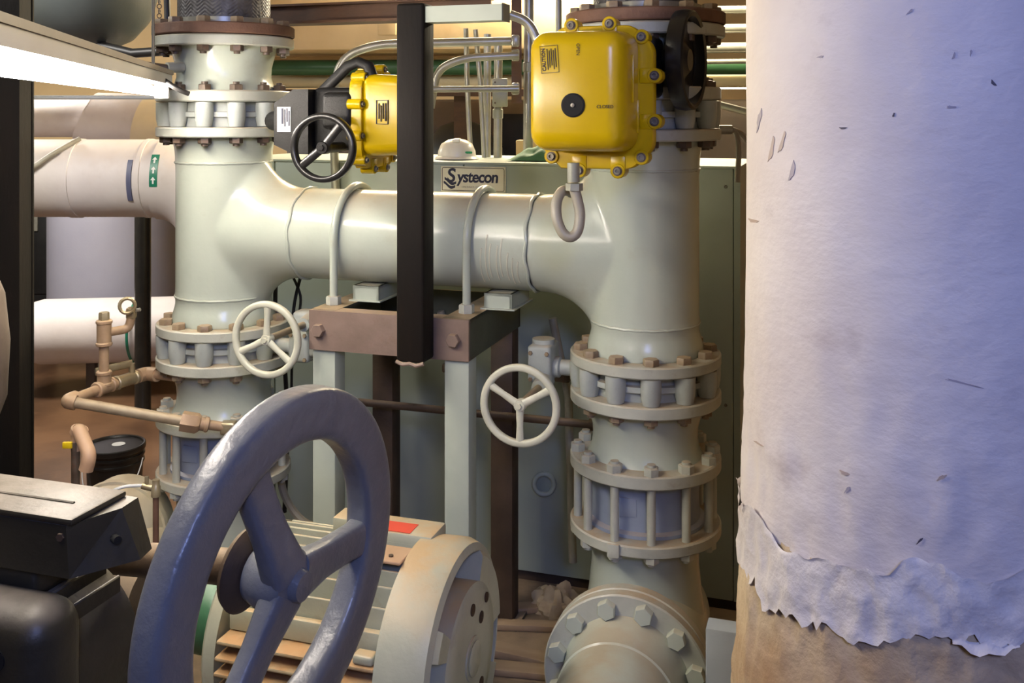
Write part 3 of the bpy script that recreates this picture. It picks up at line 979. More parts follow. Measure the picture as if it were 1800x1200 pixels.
# name plate
npl = rack('name_plate', 'cream rectangular maker name plate with navy lettering on the cabinet', 'sign', -0.731, 0.499, 1.757)
MB().rbox((0, -0.003, 0), (0.256, 0.004, 0.094), 0.0018, 1).build('plate', 'plate_cream', npl)
fr = MB()
hw, hh, t = 0.122, 0.042, 0.0011
ring = fillet([(-hw, 0, -hh), (hw, 0, -hh), (hw, 0, hh), (-hw, 0, hh), (-hw, 0, -hh)], 0.006, 3)
fr.tube([(p.x, -0.0052, p.z) for p in ring], t, 4)
fr.build('border_line', 'ink_dark', npl, 0)
text_mesh(npl, 'ystecon', 0.060, Matrix.Translation((-0.062, -0.0056, 0.0075)) @ FRONT @ Matrix.Diagonal((0.92, 1, 1, 1)), 'ink_navy', shear=0.12, offset=0.0015, align='LEFT', spacing=0.93)
text_mesh(npl, 'S', 0.072, Matrix.Translation((-0.104, -0.0056, 0.011)) @ FRONT, 'ink_navy', shear=0.12, offset=0.0016, align='LEFT')
for kz in (0, 1):
    wv = MB()
    n_ = 14
    vs_, fs_ = [], []
    for i in range(n_ + 1):
        t_ = i / n_
        x = -0.112 + 0.046 * t_ - 0.004 * kz
        zc = -0.004 - 0.014 * kz + 0.006 * cos(t_ * 5.2) - 0.012 * t_
        th_ = 0.0045 + 0.001 * sin(t_ * 3)
        vs_ += [(x, -0.0058, zc - th_), (x, -0.0058, zc + th_), (x, -0.0050, zc - th_), (x, -0.0050, zc + th_)]
    for i in range(n_):
        a = i * 4
        fs_ += [(a, a + 4, a + 5, a + 1), (a + 2, a + 3, a + 7, a + 6), (a, a + 2, a + 6, a + 4), (a + 1, a + 5, a + 7, a + 3)]
    fs_ += [(0, 1, 3, 2), (n_ * 4, n_ * 4 + 2, n_ * 4 + 3, n_ * 4 + 1)]
    wv.add(vs_, fs_)
    wv.build('logo_wave', 'ink_navy', npl, 0)
text_mesh(npl, 'CINCINNATI, OHIO', 0.0085, Matrix.Translation((-0.006, -0.0054, -0.029)) @ FRONT, 'ink_grey')

# ------------------------------------------------------------------ electric motor in the middle (axis along the header)
MZ = 0.700
em = thing('electric_motor', 'dusty grey-green finned electric motor at the bottom centre', 'motor', (-0.10, 2.38, 0), -AL)
MR = 0.250
MX = frame((0, 0, MZ), (1, 0, 0))    # lathe z -> +x (towards the end bell face)
MB().lathe([(0.0005, -0.56), (0.175, -0.56), (0.175, -0.12), (0.0005, -0.12)], 48, MX).build('frame_core', 'motor_paint', em)
# upright fins over the top, the nearer the lower
for k in range(9):
    y = -0.172 + k * 0.038
    zt = math.sqrt(max(0, MR * MR - y * y)) - 0.004
    zb = math.sqrt(max(0, 0.165 ** 2 - y * y)) if abs(y) < 0.165 else 0.02
    MB().rbox((-0.335, y, MZ + (zt + zb) / 2 - 0.01), (0.40, 0.0065, zt - zb + 0.02), 0.0022, 1).build('cooling_fin', 'motor_paint', em)
# horizontal fins on the aisle side
for k in range(9):
    z = 0.076 - k * 0.034
    yo = math.sqrt(max(0, 0.262 ** 2 - z * z))
    yi = 0.12
    MB().rbox((-0.335, -(yo + yi) / 2, MZ + z), (0.40, yo - yi, 0.0095), 0.004, 2).build('cooling_fin', 'motor_fin_dirty', em)
# flat pad between the two fin banks and flats
MB().rbox((-0.335, -0.190, MZ + 0.108), (0.395, 0.02, 0.050), 0.004, 2).build('side_pad', 'motor_paint', em)
MB().rbox((-0.165, -0.228, MZ + 0.092), (0.05, 0.035, 0.022), 0.007, 3).build('lifting_lug', 'motor_paint', em)
MB().cyl((-0.40, -0.19, MZ + 0.108), (-0.40, -0.206, MZ + 0.108), 0.016, n=18).build('bore_plug', 'dark_hole', em)
# top plate, boxes, sticker
MB().rbox((-0.24, -0.065, MZ + 0.250), (0.21, 0.085, 0.007), 0.002, 1).build('data_plate', 'plate_tan', em)
for (x, y) in ((-0.31, -0.07), (-0.17, -0.08)):
    MB().cyl((x, y, MZ + 0.253), (x, y, MZ + 0.257), 0.006, n=8).build('rivet', 'bolt_dark', em)
MB().rbox((-0.33, 0.06, MZ + 0.262), (0.10, 0.07, 0.035), 0.004, 2).build('top_block', 'motor_paint', em)
tb = MB().rbox((-0.19, 0.065, MZ + 0.245), (0.17, 0.10, 0.045), 0.008, 2).build('terminal_cover', 'motor_paint', em)
MB().box(-0.245, -0.165, 0.02, 0.075, MZ + 0.2676, MZ + 0.2686).build('warning_sticker', 'sticker_red', tb, 0)
# end bell with air slots
b = MB()
b.lathe([(0.19, -0.135), (MR + 0.012, -0.135), (MR + 0.014, -0.045), (MR + 0.004, -0.018), (0.238, -0.010), (0.234, -0.012), (0.234, -0.090), (0.15, -0.090)], 72, MX, closed=True)
b.build('bell_ring', 'motor_paint', em)
# visible sectors around the rim: angle measured in the face; 0 = +local y' of frame
def face_ang(y, z):
    p = MX.inverted() @ Vector((0, y, MZ + z))
    return math.atan2(p.y, p.x)
solid = []
def clock(deg):
    """deg: 0 = away from aisle, 90 = up, 180 = towards the aisle"""
    return face_ang(cos(rad(deg)), sin(rad(deg)))
slots = [(66, 140), (156, 178), (190, 214), (226, 250), (262, 300), (330, 360)]
edges = []
prev = -40
segs = []
cur = 0.0
for (a0_, a1_) in slots:
    if a0_ > cur:
        segs.append((cur, a0_))
    cur = a1_
if cur < 360:
    segs.append((cur, 360))
for (a0_, a1_) in segs:
    s0, s1 = clock(a0_), clock(a0_) + (rad(a1_ - a0_) if (clock(a0_ + 1) - clock(a0_)) % (2 * PI) < PI else -rad(a1_ - a0_))
    lo_, hi_ = min(s0, s1), max(s0, s1)
    q = MB().lathe([(0.155, -0.088), (0.236, -0.088), (0.237, -0.010), (0.225, 0.0), (0.155, 0.0)], max(4, int((a1_ - a0_) / 4)), MX, lo_, hi_, closed=True)
    q.build('bell_rib', 'motor_paint', em)
# narrow outer lip closing each slot
MB().lathe([(0.15, -0.088), (0.168, -0.088), (0.168, 0.0), (0.162, 0.004), (0.12, 0.006), (0.05, 0.006), (0.05, 0.010), (0.0005, 0.010)], 72, MX).build('bell_face', 'motor_paint', em)
MB().lathe([(0.15, -0.091), (0.235, -0.091), (0.235, -0.0872), (0.15, -0.0872)], 64, MX, closed=True).build('slot_floor', 'motor_inside', em)
MB().lathe([(0.036, 0.008), (0.040, 0.013), (0.036, 0.015), (0.0005, 0.014)], 28, MX @ Matrix.Translation((0, 0, 0))).build('shaft_cap', 'motor_paint', em)
for (y, z, r) in ((0.0, 0.115, 0.014), (0.06, 0.07, 0.014), (-0.05, -0.10, 0.014), (0.06, -0.09, 0.014), (0.10, 0.10, 0.012)):
    MB().cyl((0.0, y, MZ + z), (0.0085, y, MZ + z), r, n=18).build('bell_recess', 'motor_inside', em)
MB().rbox((-0.335, 0, 0.375), (0.40, 0.42, 0.15), 0.01).build('motor_feet', 'motor_paint', em)
# far end bell and shaft
MB().lathe([(0.0005, -0.64), (0.10, -0.64), (0.17, -0.60), (0.235, -0.585), (0.245, -0.575), (0.245, -0.545), (0.0005, -0.545)], 56, MX).build('drive_end_bell', 'motor_paint', em)

cp = thing('shaft_coupling', 'green shaft coupling with black rubber rings left of the centre motor', 'coupling', (-0.10, 2.38, 0), -AL)
MB().lathe([(0.0005, -0.665), (0.096, -0.665), (0.100, -0.672), (0.100, -0.76), (0.0005, -0.76)], 40, MX).build('hub', 'coupling_green', cp)
for (a, b_, m_, r_) in ((-0.76, -0.785, 'rubber_black', 0.102), (-0.785, -0.797, 'galv', 0.103), (-0.797, -0.82, 'rubber_black', 0.104)):
    MB().lathe([(0.0005, a), (r_, a), (r_, b_), (0.0005, b_)], 40, MX).build('ring', m_, cp)
MB().cyl((-1.1, 0, MZ), (-0.62, 0, MZ), 0.035, n=20).build('shaft', 'dark_brown_iron', cp)
cg = thing('coupling_guard', 'slotted cream sheet metal guard beside the green coupling', 'guard', (-0.10, 2.38, 0), -AL)
q = MB()
q.box(-0.705, -0.62, -0.235, -0.225, MZ - 0.36, MZ + 0.02)
q.build('guard_plate', 'motor_paint', cg, 0)
q = MB().box(-0.73, -0.705, -0.236, -0.20, MZ - 0.36, MZ + 0.02)
qo = q.build('guard_edge', 'motor_paint', cg, 0)
for k in range(5):
    MB().rbox((-0.7175, -0.2365, MZ - 0.03 - k * 0.055), (0.012, 0.004, 0.035), 0.0015, 1).build('slot', 'dark_hole', qo)

# pump casing left of the coupling
pc = thing('pump_casing', 'brown grimy pump casing behind the large handwheel', 'pump', (-0.10, 2.38, 0), -AL)
q = MB().lathe([(0.0005, -1.35), (0.12, -1.35), (0.17, -1.31), (0.19, -1.25), (0.19, -1.15), (0.17, -1.06), (0.13, -1.0), (0.11, -0.90), (0.0005, -0.90)], 56, MX)
q.build('volute', 'pump_brown', pc)
q = MB().rbox((-1.2, 0.0, 0.40), (0.5, 0.34, 0.22), 0.03)
q.build('pedestal', 'pump_brown', pc)
for k in range(8):
    a = 2 * PI * k / 8 + 0.2
    MB().hexp((-1.055, 0.155 * cos(a), MZ + 0.155 * sin(a)), (1, 0, 0), 0.016, 0.02).build('bolt', 'pump_brown', pc)

# cream pump casing behind, at the left
pb = thing('cream_pump', 'cream pump casing showing between the dark junction box and bucket', 'pump', PX(196, 930, 3.25), -AL)
pb.location.z = 0.0
zp = 0.62
Mp = frame((0, 0, zp), (0.3, -1, 0))
MB().lathe([(0.0005, -0.20), (0.12, -0.19), (0.155, -0.14), (0.160, -0.02), (0.14, 0.05), (0.08, 0.10), (0.0005, 0.12)], 48, Mp).build('casing', 'cream_cast', pb)
q = MB().lathe([(0.10, -0.055), (0.168, -0.055), (0.168, -0.03), (0.10, -0.03)], 48, Mp, closed=True)
q.build('casing_rib', 'cream_cast', pb)
Mq = frame((0.12, -0.05, zp - 0.06), (0.5, -1, 0))
MB().lathe([(0.0005, -0.16), (0.11, -0.15), (0.115, 0.02), (0.08, 0.07), (0.0005, 0.08)], 40, Mq).build('bearing_cover', 'cream_cast', pb)
for k in range(4):
    a = rad(30 + 40 * k)
    p = Mp @ Vector((0.13 * cos(a), 0.13 * sin(a), 0.055))
    MB().cyl(p, p + Vector((0.0, -0.012, 0)), 0.007, n=8).build('bolt', 'bolt_dirty', pb)
MB().box(-0.15, 0.12, -0.15, 0.15, 0.0, zp - 0.13).build('pedestal', 'cream_cast', pb, 0)

# ------------------------------------------------------------------ dark motor, left foreground
dm = thing('dark_motor', 'dark olive motor with junction box in the bottom left corner', 'motor', PX(120, 917, 1.35), -AL)
z0 = dm.location.z
dm.location.z = 0.0
q = MB()
# junction box: x from -0.30 to 0 (right front corner), y back
bmx = bmesh.new()
q = MB()
hb = 0.075
pr = [(-0.34, 0.0), (0.0, 0.0)]
q.add([(-0.34, -0.004, z0 - hb), (0.005, -0.004, z0 - hb), (0.058, 0.075, z0 - hb), (0.05, 0.11, z0 - hb), (-0.34, 0.11, z0 - hb),
       (-0.34, 0.0, z0 - 0.006), (-0.004, 0.0, z0 - 0.006), (0.030, 0.07, z0 - 0.004), (0.026, 0.11, z0 - 0.004), (-0.34, 0.11, z0 - 0.004)],
      [(0, 4, 3, 2, 1), (5, 6, 7, 8, 9), (0, 1, 6, 5), (1, 2, 7, 6), (2, 3, 8, 7), (3, 4, 9, 8), (4, 0, 5, 9)])
bmx.free()
jb = q.build('junction_box', 'dark_motor', dm, 20)
MB().rbox((-0.162, 0.053, z0), (0.34, 0.112, 0.010), 0.004, 2).build('lid', 'dark_motor', jb)
MB().tube([(-0.18, 0.045, z0 + 0.005), (-0.03, 0.045, z0 + 0.005)], 0.0025, 6).build('lid_ridge', 'dark_motor', jb)
MB().hexp((-0.012, 0.002, z0 - 0.022), (0.1, -1, 0.05), 0.006, 0.006).build('lid_screw', 'dark_brown_iron', jb)
MB().cyl((0.028, 0.055, z0 - 0.040), (0.0405, 0.049, z0 - 0.040), 0.006, n=14).build('knockout', 'dark_hole', jb)
MB().rbox((-0.15, 0.06, z0 - hb - 0.02), (0.16, 0.09, 0.06), 0.01).build('box_neck', 'dark_motor', dm)
DR = 0.145
cz = z0 - hb - 0.028 - DR
cx = -0.135
Md = frame((cx, -0.02, cz), (0, -1, 0))
MB().lathe([(0.0005, -0.17), (DR - 0.012, -0.17), (DR - 0.012, -0.03), (0.0005, -0.03)], 48, Md).build('frame_core', 'dark_motor', dm)
for k in range(9):
    x = -0.10 + k * 0.025
    zt = math.sqrt(DR * DR - x * x)
    MB().rbox((cx + x, 0.09, cz + zt - 0.012), (0.006, 0.11, 0.03), 0.002, 1).build('cooling_fin', 'dark_motor', dm)
MB().rbox((cx, -0.015, cz), (2 * DR + 0.004, 0.10, 2 * DR + 0.004), 0.045, 6).build('end_bell', 'dark_motor', dm, 50)
MB().cyl((cx + 0.075, -0.060, cz + 0.085), (cx + 0.075, -0.0665, cz + 0.085), 0.016, n=20).build('bell_hole', 'dark_hole', dm)
MB().rbox((cx, 0.12, cz - DR - 0.02), (0.26, 0.26, 0.06), 0.01).build('motor_feet', 'dark_motor', dm)
MB().box(cx - 0.12, cx + 0.12, 0.0, 0.24, 0.0, cz - DR - 0.04).build('pedestal', 'dark_motor', dm, 0)

# ------------------------------------------------------------------ big foreground handwheel
WD = 1.43
hc = PX(493, 1018, WD)
fw = thing('large_handwheel', 'large blue-grey cast handwheel in the foreground', 'handwheel', hc, 0)
PHI = rad(66)
uw = Vector((cos(PHI), sin(PHI), 0))
nw = Vector((sin(PHI), -cos(PHI), 0))
# slight tilt so that the rim leans with its top to the right
tilt = rad(4.5)
zw = Vector((0, 0, 1)) * cos(tilt) + nw * sin(tilt)
nw = (nw * cos(tilt) - Vector((0, 0, 1)) * sin(tilt)).normalized()
MWL = Matrix((uw, zw, nw)).transposed().to_4x4()
R_ = 0.273
wr, tr = 0.076, 0.050
prof = []
for k in range(28):
    a = 2 * PI * (k + 0.5) / 28
    ca, sa = cos(a), sin(a)
    prof.append((R_ - wr / 2 + wr / 2 * math.copysign(abs(ca) ** 0.45, ca), tr / 2 * math.copysign(abs(sa) ** 0.45, sa)))
MB().lathe(prof, 96, MWL, closed=True).build('rim', 'handwheel_blue', fw, 60)
for a in (-5, 116, 236):
    a = rad(a)
    d = Vector((cos(a), sin(a), 0))
    pe = Vector((-sin(a), cos(a), 0))
    pts, n_ = [], 16
    sbm = MB()
    for i in range(n_ + 1):
        t_ = i / n_
        rr = 0.02 + t_ * (R_ - wr * 0.6 - 0.02)
        pts.append(d * rr + Vector((0, 0, 0.012 * (1 - t_) ** 1.5)))

    def rf(t_):
        return 0.027 + 0.008 * max(0, (0.35 - t_) / 0.35) + 0.012 * max(0, (t_ - 0.72) / 0.28) ** 2
    sbm.tube(pts, 0.021, 24, rfun=rf, ry=0.0125, sq=0.5, up=tuple(pe))
    sbm.v = [tuple(MWL @ Vector(p)) for p in sbm.v]
    sbm.build('spoke', 'handwheel_blue', fw, 60)
MB().lathe([(0.0005, -0.04), (0.040, -0.04), (0.046, -0.02), (0.046, 0.016), (0.040, 0.026), (0.024, 0.030), (0.020, 0.042), (0.0005, 0.044)], 40, MWL).build('hub', 'handwheel_blue', fw)
# stem and yoke (another thing: the gate valve it turns)
gv = thing('gate_valve', 'dark brown valve stem and yoke cap behind the large handwheel', 'valve', hc, 0)
MB().lathe([(0.0005, -0.066), (0.058, -0.066), (0.062, -0.058), (0.052, -0.048), (0.030, -0.041), (0.0005, -0.041)], 40, MWL).build('yoke_cap', 'dark_brown_iron', gv)
MB().cyl(MWL @ Vector((0, 0, -0.06)), PX(150, 975, 1.66) - hc, 0.026, n=20).build('stem', 'dark_brown_iron', gv)

# ------------------------------------------------------------------ big insulated pipe, right foreground
ip = thing('insulated_pipe', 'huge canvas-wrapped vertical insulated pipe filling the right side', 'pipe', (0.694, 1.64, 0), 0)
RI = 0.30


def wrapped(zlo, zhi, nz, rfun, zfun=None, n=160):
    vs_, fs_ = [], []
    for j in range(nz + 1):
        t_ = j / nz
        for i in range(n):
            a = 2 * PI * i / n
            z = zlo + (zhi - zlo) * t_
            if zfun:
                z += zfun(a, t_)
            r = rfun(a, z, t_)
            vs_.append((r * cos(a), r * sin(a), z))
    for j in range(nz):
        for i in range(n):
            fs_.append((j * n + i, j * n + (i + 1) % n, (j + 1) * n + (i + 1) % n, (j + 1) * n + i))
    return MB().add(vs_, fs_)


def nz3(a, z, s, zz=1.0):
    return noise.noise(Vector((cos(a) * s, sin(a) * s, z * s * zz)))


def rj(a, z, t_):
    k = max(0.0, min(1.0, (1.75 - z) / 0.45))
    return RI + 0.0015 * nz3(a, z, 6) + k * (0.006 * nz3(a, z, 3.2, 2.0) + 0.011 * (0.35 - abs(nz3(a, z + 0.35 * a, 6, 1.6))) + 0.004 * abs(nz3(a, z - 0.5 * a, 13, 1.3))) + 0.006 * k


wrapped(1.34, 3.28, 190, rj).build('canvas_jacket', 'jacket', ip, 60)


def rw(a, z, t_):
    return RI + 0.010 + 0.005 * nz3(a, z, 4, 2) + 0.008 * (0.5 - abs(nz3(a, z + 0.15 * sin(3 * a), 9, 1.6))) + 0.006 * (0.5 - abs(nz3(a, z, 19, 1.0))) + 0.004 * max(0, 0.12 - t_) / 0.12 * (0.5 + nz3(a, 0, 4)) + 0.005 * (t_ > 0.97) * nz3(a, 1, 8)


def zw_(a, t_):
    return zw0(a, t_) + 0.05 * min(0.0, cos(a))


def zw0(a, t_):
    if t_ < 0.5:
        return (0.5 - t_) * 2 * (0.03 * nz3(a, 3, 2.2) + 0.020 * nz3(a, 5, 7) + 0.016 * nz3(a, 8, 23) + 0.008 * nz3(a, 4, 60))
    return (t_ - 0.5) * 2 * (0.03 * nz3(a, 9, 3) + 0.018 * nz3(a, 2, 12))


wrapped(1.295, 1.40, 30, rw, zw_, 240).build('torn_wrap', 'torn_wrap', ip, 60)


def ro(a, z, t_):
    return RI + 0.004 + 0.016 * max(0, (1.30 - z)) / 0.3 + 0.010 * nz3(a, z, 5) + 0.010 * abs(nz3(a, z, 11)) + 0.004 * nz3(a, z, 26)


wrapped(0.0, 1.345, 150, ro, None, 200).build('old_insulation', 'old_insul', ip, 60)
# lap seam strip
sp_ = MB()
a0_, a1_ = math.atan2(-0.95, 0.16), math.atan2(-0.88, 0.34)
vs_, fs_ = [], []
for j in range(61):
    z = 1.46 + 1.8 * j / 60
    for i in range(9):
        a = a0_ + (a1_ - a0_) * i / 8
        r = rj(a, z, 0) + (0.0035 if 0 < i < 8 else -0.002)
        vs_.append((r * cos(a), r * sin(a), z))
for j in range(60):
    for i in range(8):
        fs_.append((j * 9 + i, j * 9 + i + 1, j * 9 + i + 10, j * 9 + i + 9))
sp_.add(vs_, fs_)
sp_.build('lap_seam', 'jacket', ip, 60)
# curled torn flaps along the rip
for (ad, z, w, hgt) in ((-101, 1.292, 0.08, 0.012),):
    q = MB()
    vs_, fs_ = [], []
    for j in range(6):
        for i in range(9):
            a = rad(ad) + (i / 8 - 0.5) * w / RI
            t_ = j / 5
            prof_ = 1 - abs(i / 8 - 0.45) * 1.5
            r = RI + 0.016 + 0.012 * t_ * t_ * max(0, prof_)
            vs_.append((r * cos(a), r * sin(a), z - hgt * t_ * max(0.15, prof_) + 0.004 * sin(i * 1.9)))
    k = len(vs_)
    for j in range(6):
        for i in range(9):
            p = vs_[j * 9 + i]
            f_ = (1 - 0.006 / RI)
            vs_.append((p[0] * f_, p[1] * f_, p[2]))
    for j in range(5):
        for i in range(8):
            fs_.append((j * 9 + i, j * 9 + i + 1, j * 9 + i + 10, j * 9 + i + 9))
            fs_.append((k + j * 9 + i, k + j * 9 + i + 9, k + j * 9 + i + 10, k + j * 9 + i + 1))
    q.add(vs_, fs_)
    q.build('torn_flap', 'torn_wrap', ip, 60)

# scuffs and nicks in the canvas


def on_jacket(x, y):
    dx, dz = (x - 900) / FPX, -(y - YH) / FPX
    cx_, cy_ = 0.694, 1.64
    A_ = dx * dx + 1
    B_ = dx * cx_ + cy_
    C_ = cx_ * cx_ + cy_ * cy_ - RI * RI
    t_ = (B_ - math.sqrt(max(0, B_ * B_ - A_ * C_))) / A_
    return math.atan2(t_ - cy_, dx * t_ - cx_), HCAM + dz * t_


for (x, y, ln, w, ang, m_) in ((1600, 20, 10, 3, 40, 'scuff_grey'), (1443, 100, 8, 3, 10, 'scuff_grey'), (1677, 98, 9, 4, 70, 'scuff_grey'), (1707, 92, 8, 3, 80, 'scuff_grey'),
                               (1746, 146, 9, 4, -50, 'scuff_dark'), (1672, 188, 11, 4, 0, 'scuff_grey'), (1571, 202, 5, 3, 70, 'scuff_dark'), (1482, 225, 9, 3, 0, 'scuff_dark'),
                               (1376, 250, 26, 5, 72, 'scuff_tan'), (1357, 262, 30, 5, 78, 'scuff_tan'), (1394, 300, 24, 6, 75, 'scuff_grey'), (1335, 210, 26, 5, 78, 'scuff_grey'),
                               (1325, 388, 12, 5, -15, 'scuff_tan'), (1691, 672, 42, 2.5, -14, 'scuff_grey'), (1488, 830, 14, 5, -25, 'scuff_tan'), (1493, 858, 10, 4, 50, 'scuff_grey'),
                               (1655, 836, 12, 5, 30, 'scuff_tan'), (1618, 946, 10, 3, 45, 'scuff_dark'), (1734, 950, 8, 3, 50, 'scuff_dark'), (1340, 778, 12, 2.5, -28, 'scuff_tan'), (1663, 986, 13, 4, -28, 'scuff_grey')):
    vs_, fs_ = [], []
    n_ = 10
    for i in range(n_):
        a = 2 * PI * i / n_
        k_ = 1 + 0.3 * sin(i * 2.1 + x)
        ex, ey = ln * 0.75 * cos(a) * k_, w * 0.6 * sin(a) * k_
        qx = x + ex * cos(rad(ang)) - ey * sin(rad(ang))
        qy = y - (ex * sin(rad(ang)) + ey * cos(rad(ang)))
        th_, zz = on_jacket(qx, qy)
        for e_ in (0.0, 0.0016):
            rr = rj(th_, zz, 0) + e_ * 0.6 + 0.0002
            vs_.append((rr * cos(th_), rr * sin(th_), zz))
    for i in range(n_):
        j = (i + 1) % n_
        fs_.append((2 * i, 2 * j, 2 * j + 1, 2 * i + 1))
    fs_.append(tuple(2 * i + 1 for i in range(n_)))
    fs_.append(tuple(2 * i for i in reversed(range(n_))))
    MB().add(vs_, fs_).build('scuff_mark', m_, ip, 0)

# grey block beside it
bk = thing('grey_block', 'pale grey steel plate edge beside the foot of the wrapped pipe', 'plate', PX(1262, 1150, 2.45), -AL)
MB().rbox((0.02, 0.03, -0.25), (0.10, 0.06, 0.62), 0.004, 2).build('plate', 'block_grey', bk)
bk.location.z = PX(1262, 1150, 2.45).z

# ------------------------------------------------------------------ fluorescent fixture, upper left
dirf = Vector((-0.215, 1, 0)).normalized()
fe_ = PX(274, 150, 3.2)
ft = thing('fluorescent_fixture', 'long white fluorescent batten with one glowing tube at upper left', 'light', (fe_.x, fe_.y, 0), math.atan2(dirf.y, dirf.x) - PI / 2)
L_ = 2.0
q = MB()
q.box(-0.05, 0.05, -L_, 0, 2.093, 2.124)
hs = q.build('housing', 'fixture_white', ft, 0)
q = MB()
q.box(-0.054, 0.054, -L_ - 0.005, 0.005, 2.1245, 2.139)
q.build('top_lip', 'fixture_lip', ft, 0)
for y in (-0.06, -1.75):
    MB().cyl((0, y, 2.138), (0, y, 3.3), 0.005, n=8).build('hanger_rod', 'galv', ft)
MB().cyl((0.028, -L_ + 0.03, 2.068), (0.028, -0.09, 2.068), 0.0145, n=24).build('tube', 'tube_glow', ft)
for y in (-0.075, -L_ + 0.015):
    MB().rbox((0.028, y, 2.072), (0.044, 0.028, 0.050), 0.005, 2).build('lamp_holder', 'fixture_white', ft)
cw = thing('fixture_cord', 'black electric cord curving from fixture end to left flange', 'cord', PX(252, 130, 3.05))
MB().tube(smooth_path([(0, 0, 0), (0.05, 0, -0.012), (0.10, 0.01, -0.045), (0.13, 0.03, -0.06)]), 0.008, 10).build('cord', 'wire_black', cw)
MB().cyl((-0.012, 0, 0.012), (0.008, 0, -0.014), 0.014, n=12).build('plug', 'rubber_black', cw)
wl_ = thing('thin_conduit', 'thin white horizontal conduit just below the glowing tube', 'conduit', PX(130, 171, 4.6))
MB().cyl((-2.2, 0, 0), (0.40, 0, 0), 0.010, n=10).build('pipe', 'wire_white', wl_)

# ------------------------------------------------------------------ dark tank, upper left
dt = thing('dark_tank', 'dark grey round tank end at the upper left corner', 'tank', PX(150, -60, 4.3))
Mt = frame((0, 0, 0), (1, 0.05, 0))
MB().lathe([(0.37, -2.6), (0.37, 0.02), (0.36, 0.10), (0.33, 0.17), (0.27, 0.23), (0.18, 0.27), (0.0005, 0.285)], 64, Mt).build('shell', 'duct_dark', dt)
MB().tube([(0.10, -0.10, -0.35), (0.25, -0.12, -0.385), (0.50, -0.15, -0.37)], 0.02, 10).build('drain_pipe', 'wire_black', dt)
ch_ = thing('hanging_chain', 'thin hanging chain and black rod at the top left', 'chain', PX(280, 20, 3.6))
for k in range(12):
    q = MB().lathe([(0.008 + 0.002 * cos(2 * PI * j / 6), 0.002 * sin(2 * PI * j / 6)) for j in range(6)], 10, frame((0, 0, -0.05 + k * 0.017), (1, 0, 0) if k % 2 else (0, 1, 0)), closed=True)
    q.build('link', 'bolt_dark', ch_)
MB().cyl((0.03, 0, -0.05), (0.02, 0, 0.3), 0.011, n=10).build('rod', 'wire_black', ch_)

# ------------------------------------------------------------------ insulated pipes, left background
def band(parent, x, r, w, m='insul_white', name='wrap_band', a0=0, a1=2 * PI):
    q = MB().lathe([(r, -w / 2), (r + 0.004, -w / 2 + 0.002), (r + 0.004, w / 2 - 0.002), (r, w / 2)], 48, frame((x, 0, 0), (1, 0, 0)), a0, a1)
    return q.build(name, m, parent)


D1 = 5.6
pa = thing('insulated_pipe', 'upper white insulated pipe with fat elbow, left background', 'pipe', PX(110, 208, D1), 0)
r1 = 33 * D1 / FPX
MB().cyl((-2.2, 0, 0), (0.18, 0, 0), r1, n=40).build('straight_run', 'insul_white', pa)
el = [(0.16, 0, 0.0), (0.20, 0, -0.01), (0.40, 0, -0.02), (0.62, 0, -0.07), (0.90, 0, -0.16)]
MB().tube(smooth_path(el), 0.155, 40).build('elbow', 'insul_white', pa)
MB().tube(smooth_path([(0.45, 0, -0.027), (0.62, 0, -0.07), (0.89, 0, -0.157)]), 0.160, 40).build('collar', 'insul_cream', pa)

D2 = 5.0
pb_ = thing('insulated_pipe', 'thick white insulated pipe with green arrow label, left background', 'pipe', PX(170, 313, D2), 0)
r2 = 68 * D2 / FPX
MB().cyl((-2.2, 0, 0), (0.34, 0, 0), r2, n=56, caps=False).build('straight_run', 'insul_white', pb_)
q = MB()
el = []
for k in range(13):
    a = rad(90 * k / 12)
    el.append((0.33 + 0.30 * sin(a), 0.0, -0.30 * (1 - cos(a))))
el.append((0.63, 0, -0.8))
q.tube(el, r2 + 0.012, 48)
q.build('elbow', 'insul_white', pb_)
band(pb_, -0.09, r2, 0.05)
band(pb_, 0.27, r2, 0.025)
band(pb_, 0.235, r2 + 0.001, 0.026, 'tape_slate', 'slate_tape', rad(150), rad(210))
Ma = frame((0.345, 0, 0), (1, 0, 0))
# green flow label with three white arrows, wrapped on the front
def cyl_pt(x, ang, r):
    return (x, -r * cos(ang), r * sin(ang))
def wrap_poly(parent, name, m, cols, r, thick=0.002):
    q = MB()
    vs_, fs_ = [], []
    for (xa, xb, an) in cols:
        vs_ += [cyl_pt(xa, an, r), cyl_pt(xb, an, r), cyl_pt(xa, an, r + thick), cyl_pt(xb, an, r + thick)]
    for i in range(len(cols) - 1):
        a = i * 4
        fs_ += [(a + 2, a + 3, a + 7, a + 6), (a, a + 4, a + 5, a + 1), (a, a + 2, a + 6, a + 4), (a + 1, a + 5, a + 7, a + 3)]
    e_ = (len(cols) - 1) * 4
    fs_ += [(0, 1, 3, 2), (e_, e_ + 2, e_ + 3, e_ + 1)]
    q.add(vs_, fs_)
    return q.build(name, m, parent, 60)
gl = wrap_poly(pb_, 'flow_label', 'tape_green', [(0.338, 0.376, rad(a)) for a in range(-8, 42, 5)], r2 + 0.012)
for k in range(3):
    c0 = rad(-2 + 14 * k)
    wrap_poly(gl, 'arrow_head', 'white_paper', [(0.345, 0.369, c0 + rad(3)), (0.356, 0.358, c0 + rad(7))], r2 + 0.0145, 0.001)
    wrap_poly(gl, 'arrow_shaft', 'white_paper', [(0.353, 0.361, c0 - rad(2)), (0.353, 0.361, c0 + rad(3))], r2 + 0.0145, 0.001)
MB().tube(smooth_path([(-0.38, -0.21, 0.03), (-0.25, -0.215, 0.05), (-0.14, -0.17, 0.13), (-0.05, -0.08, 0.20)]), 0.012, 10).build('tie_cable', 'grey_hose', pb_)
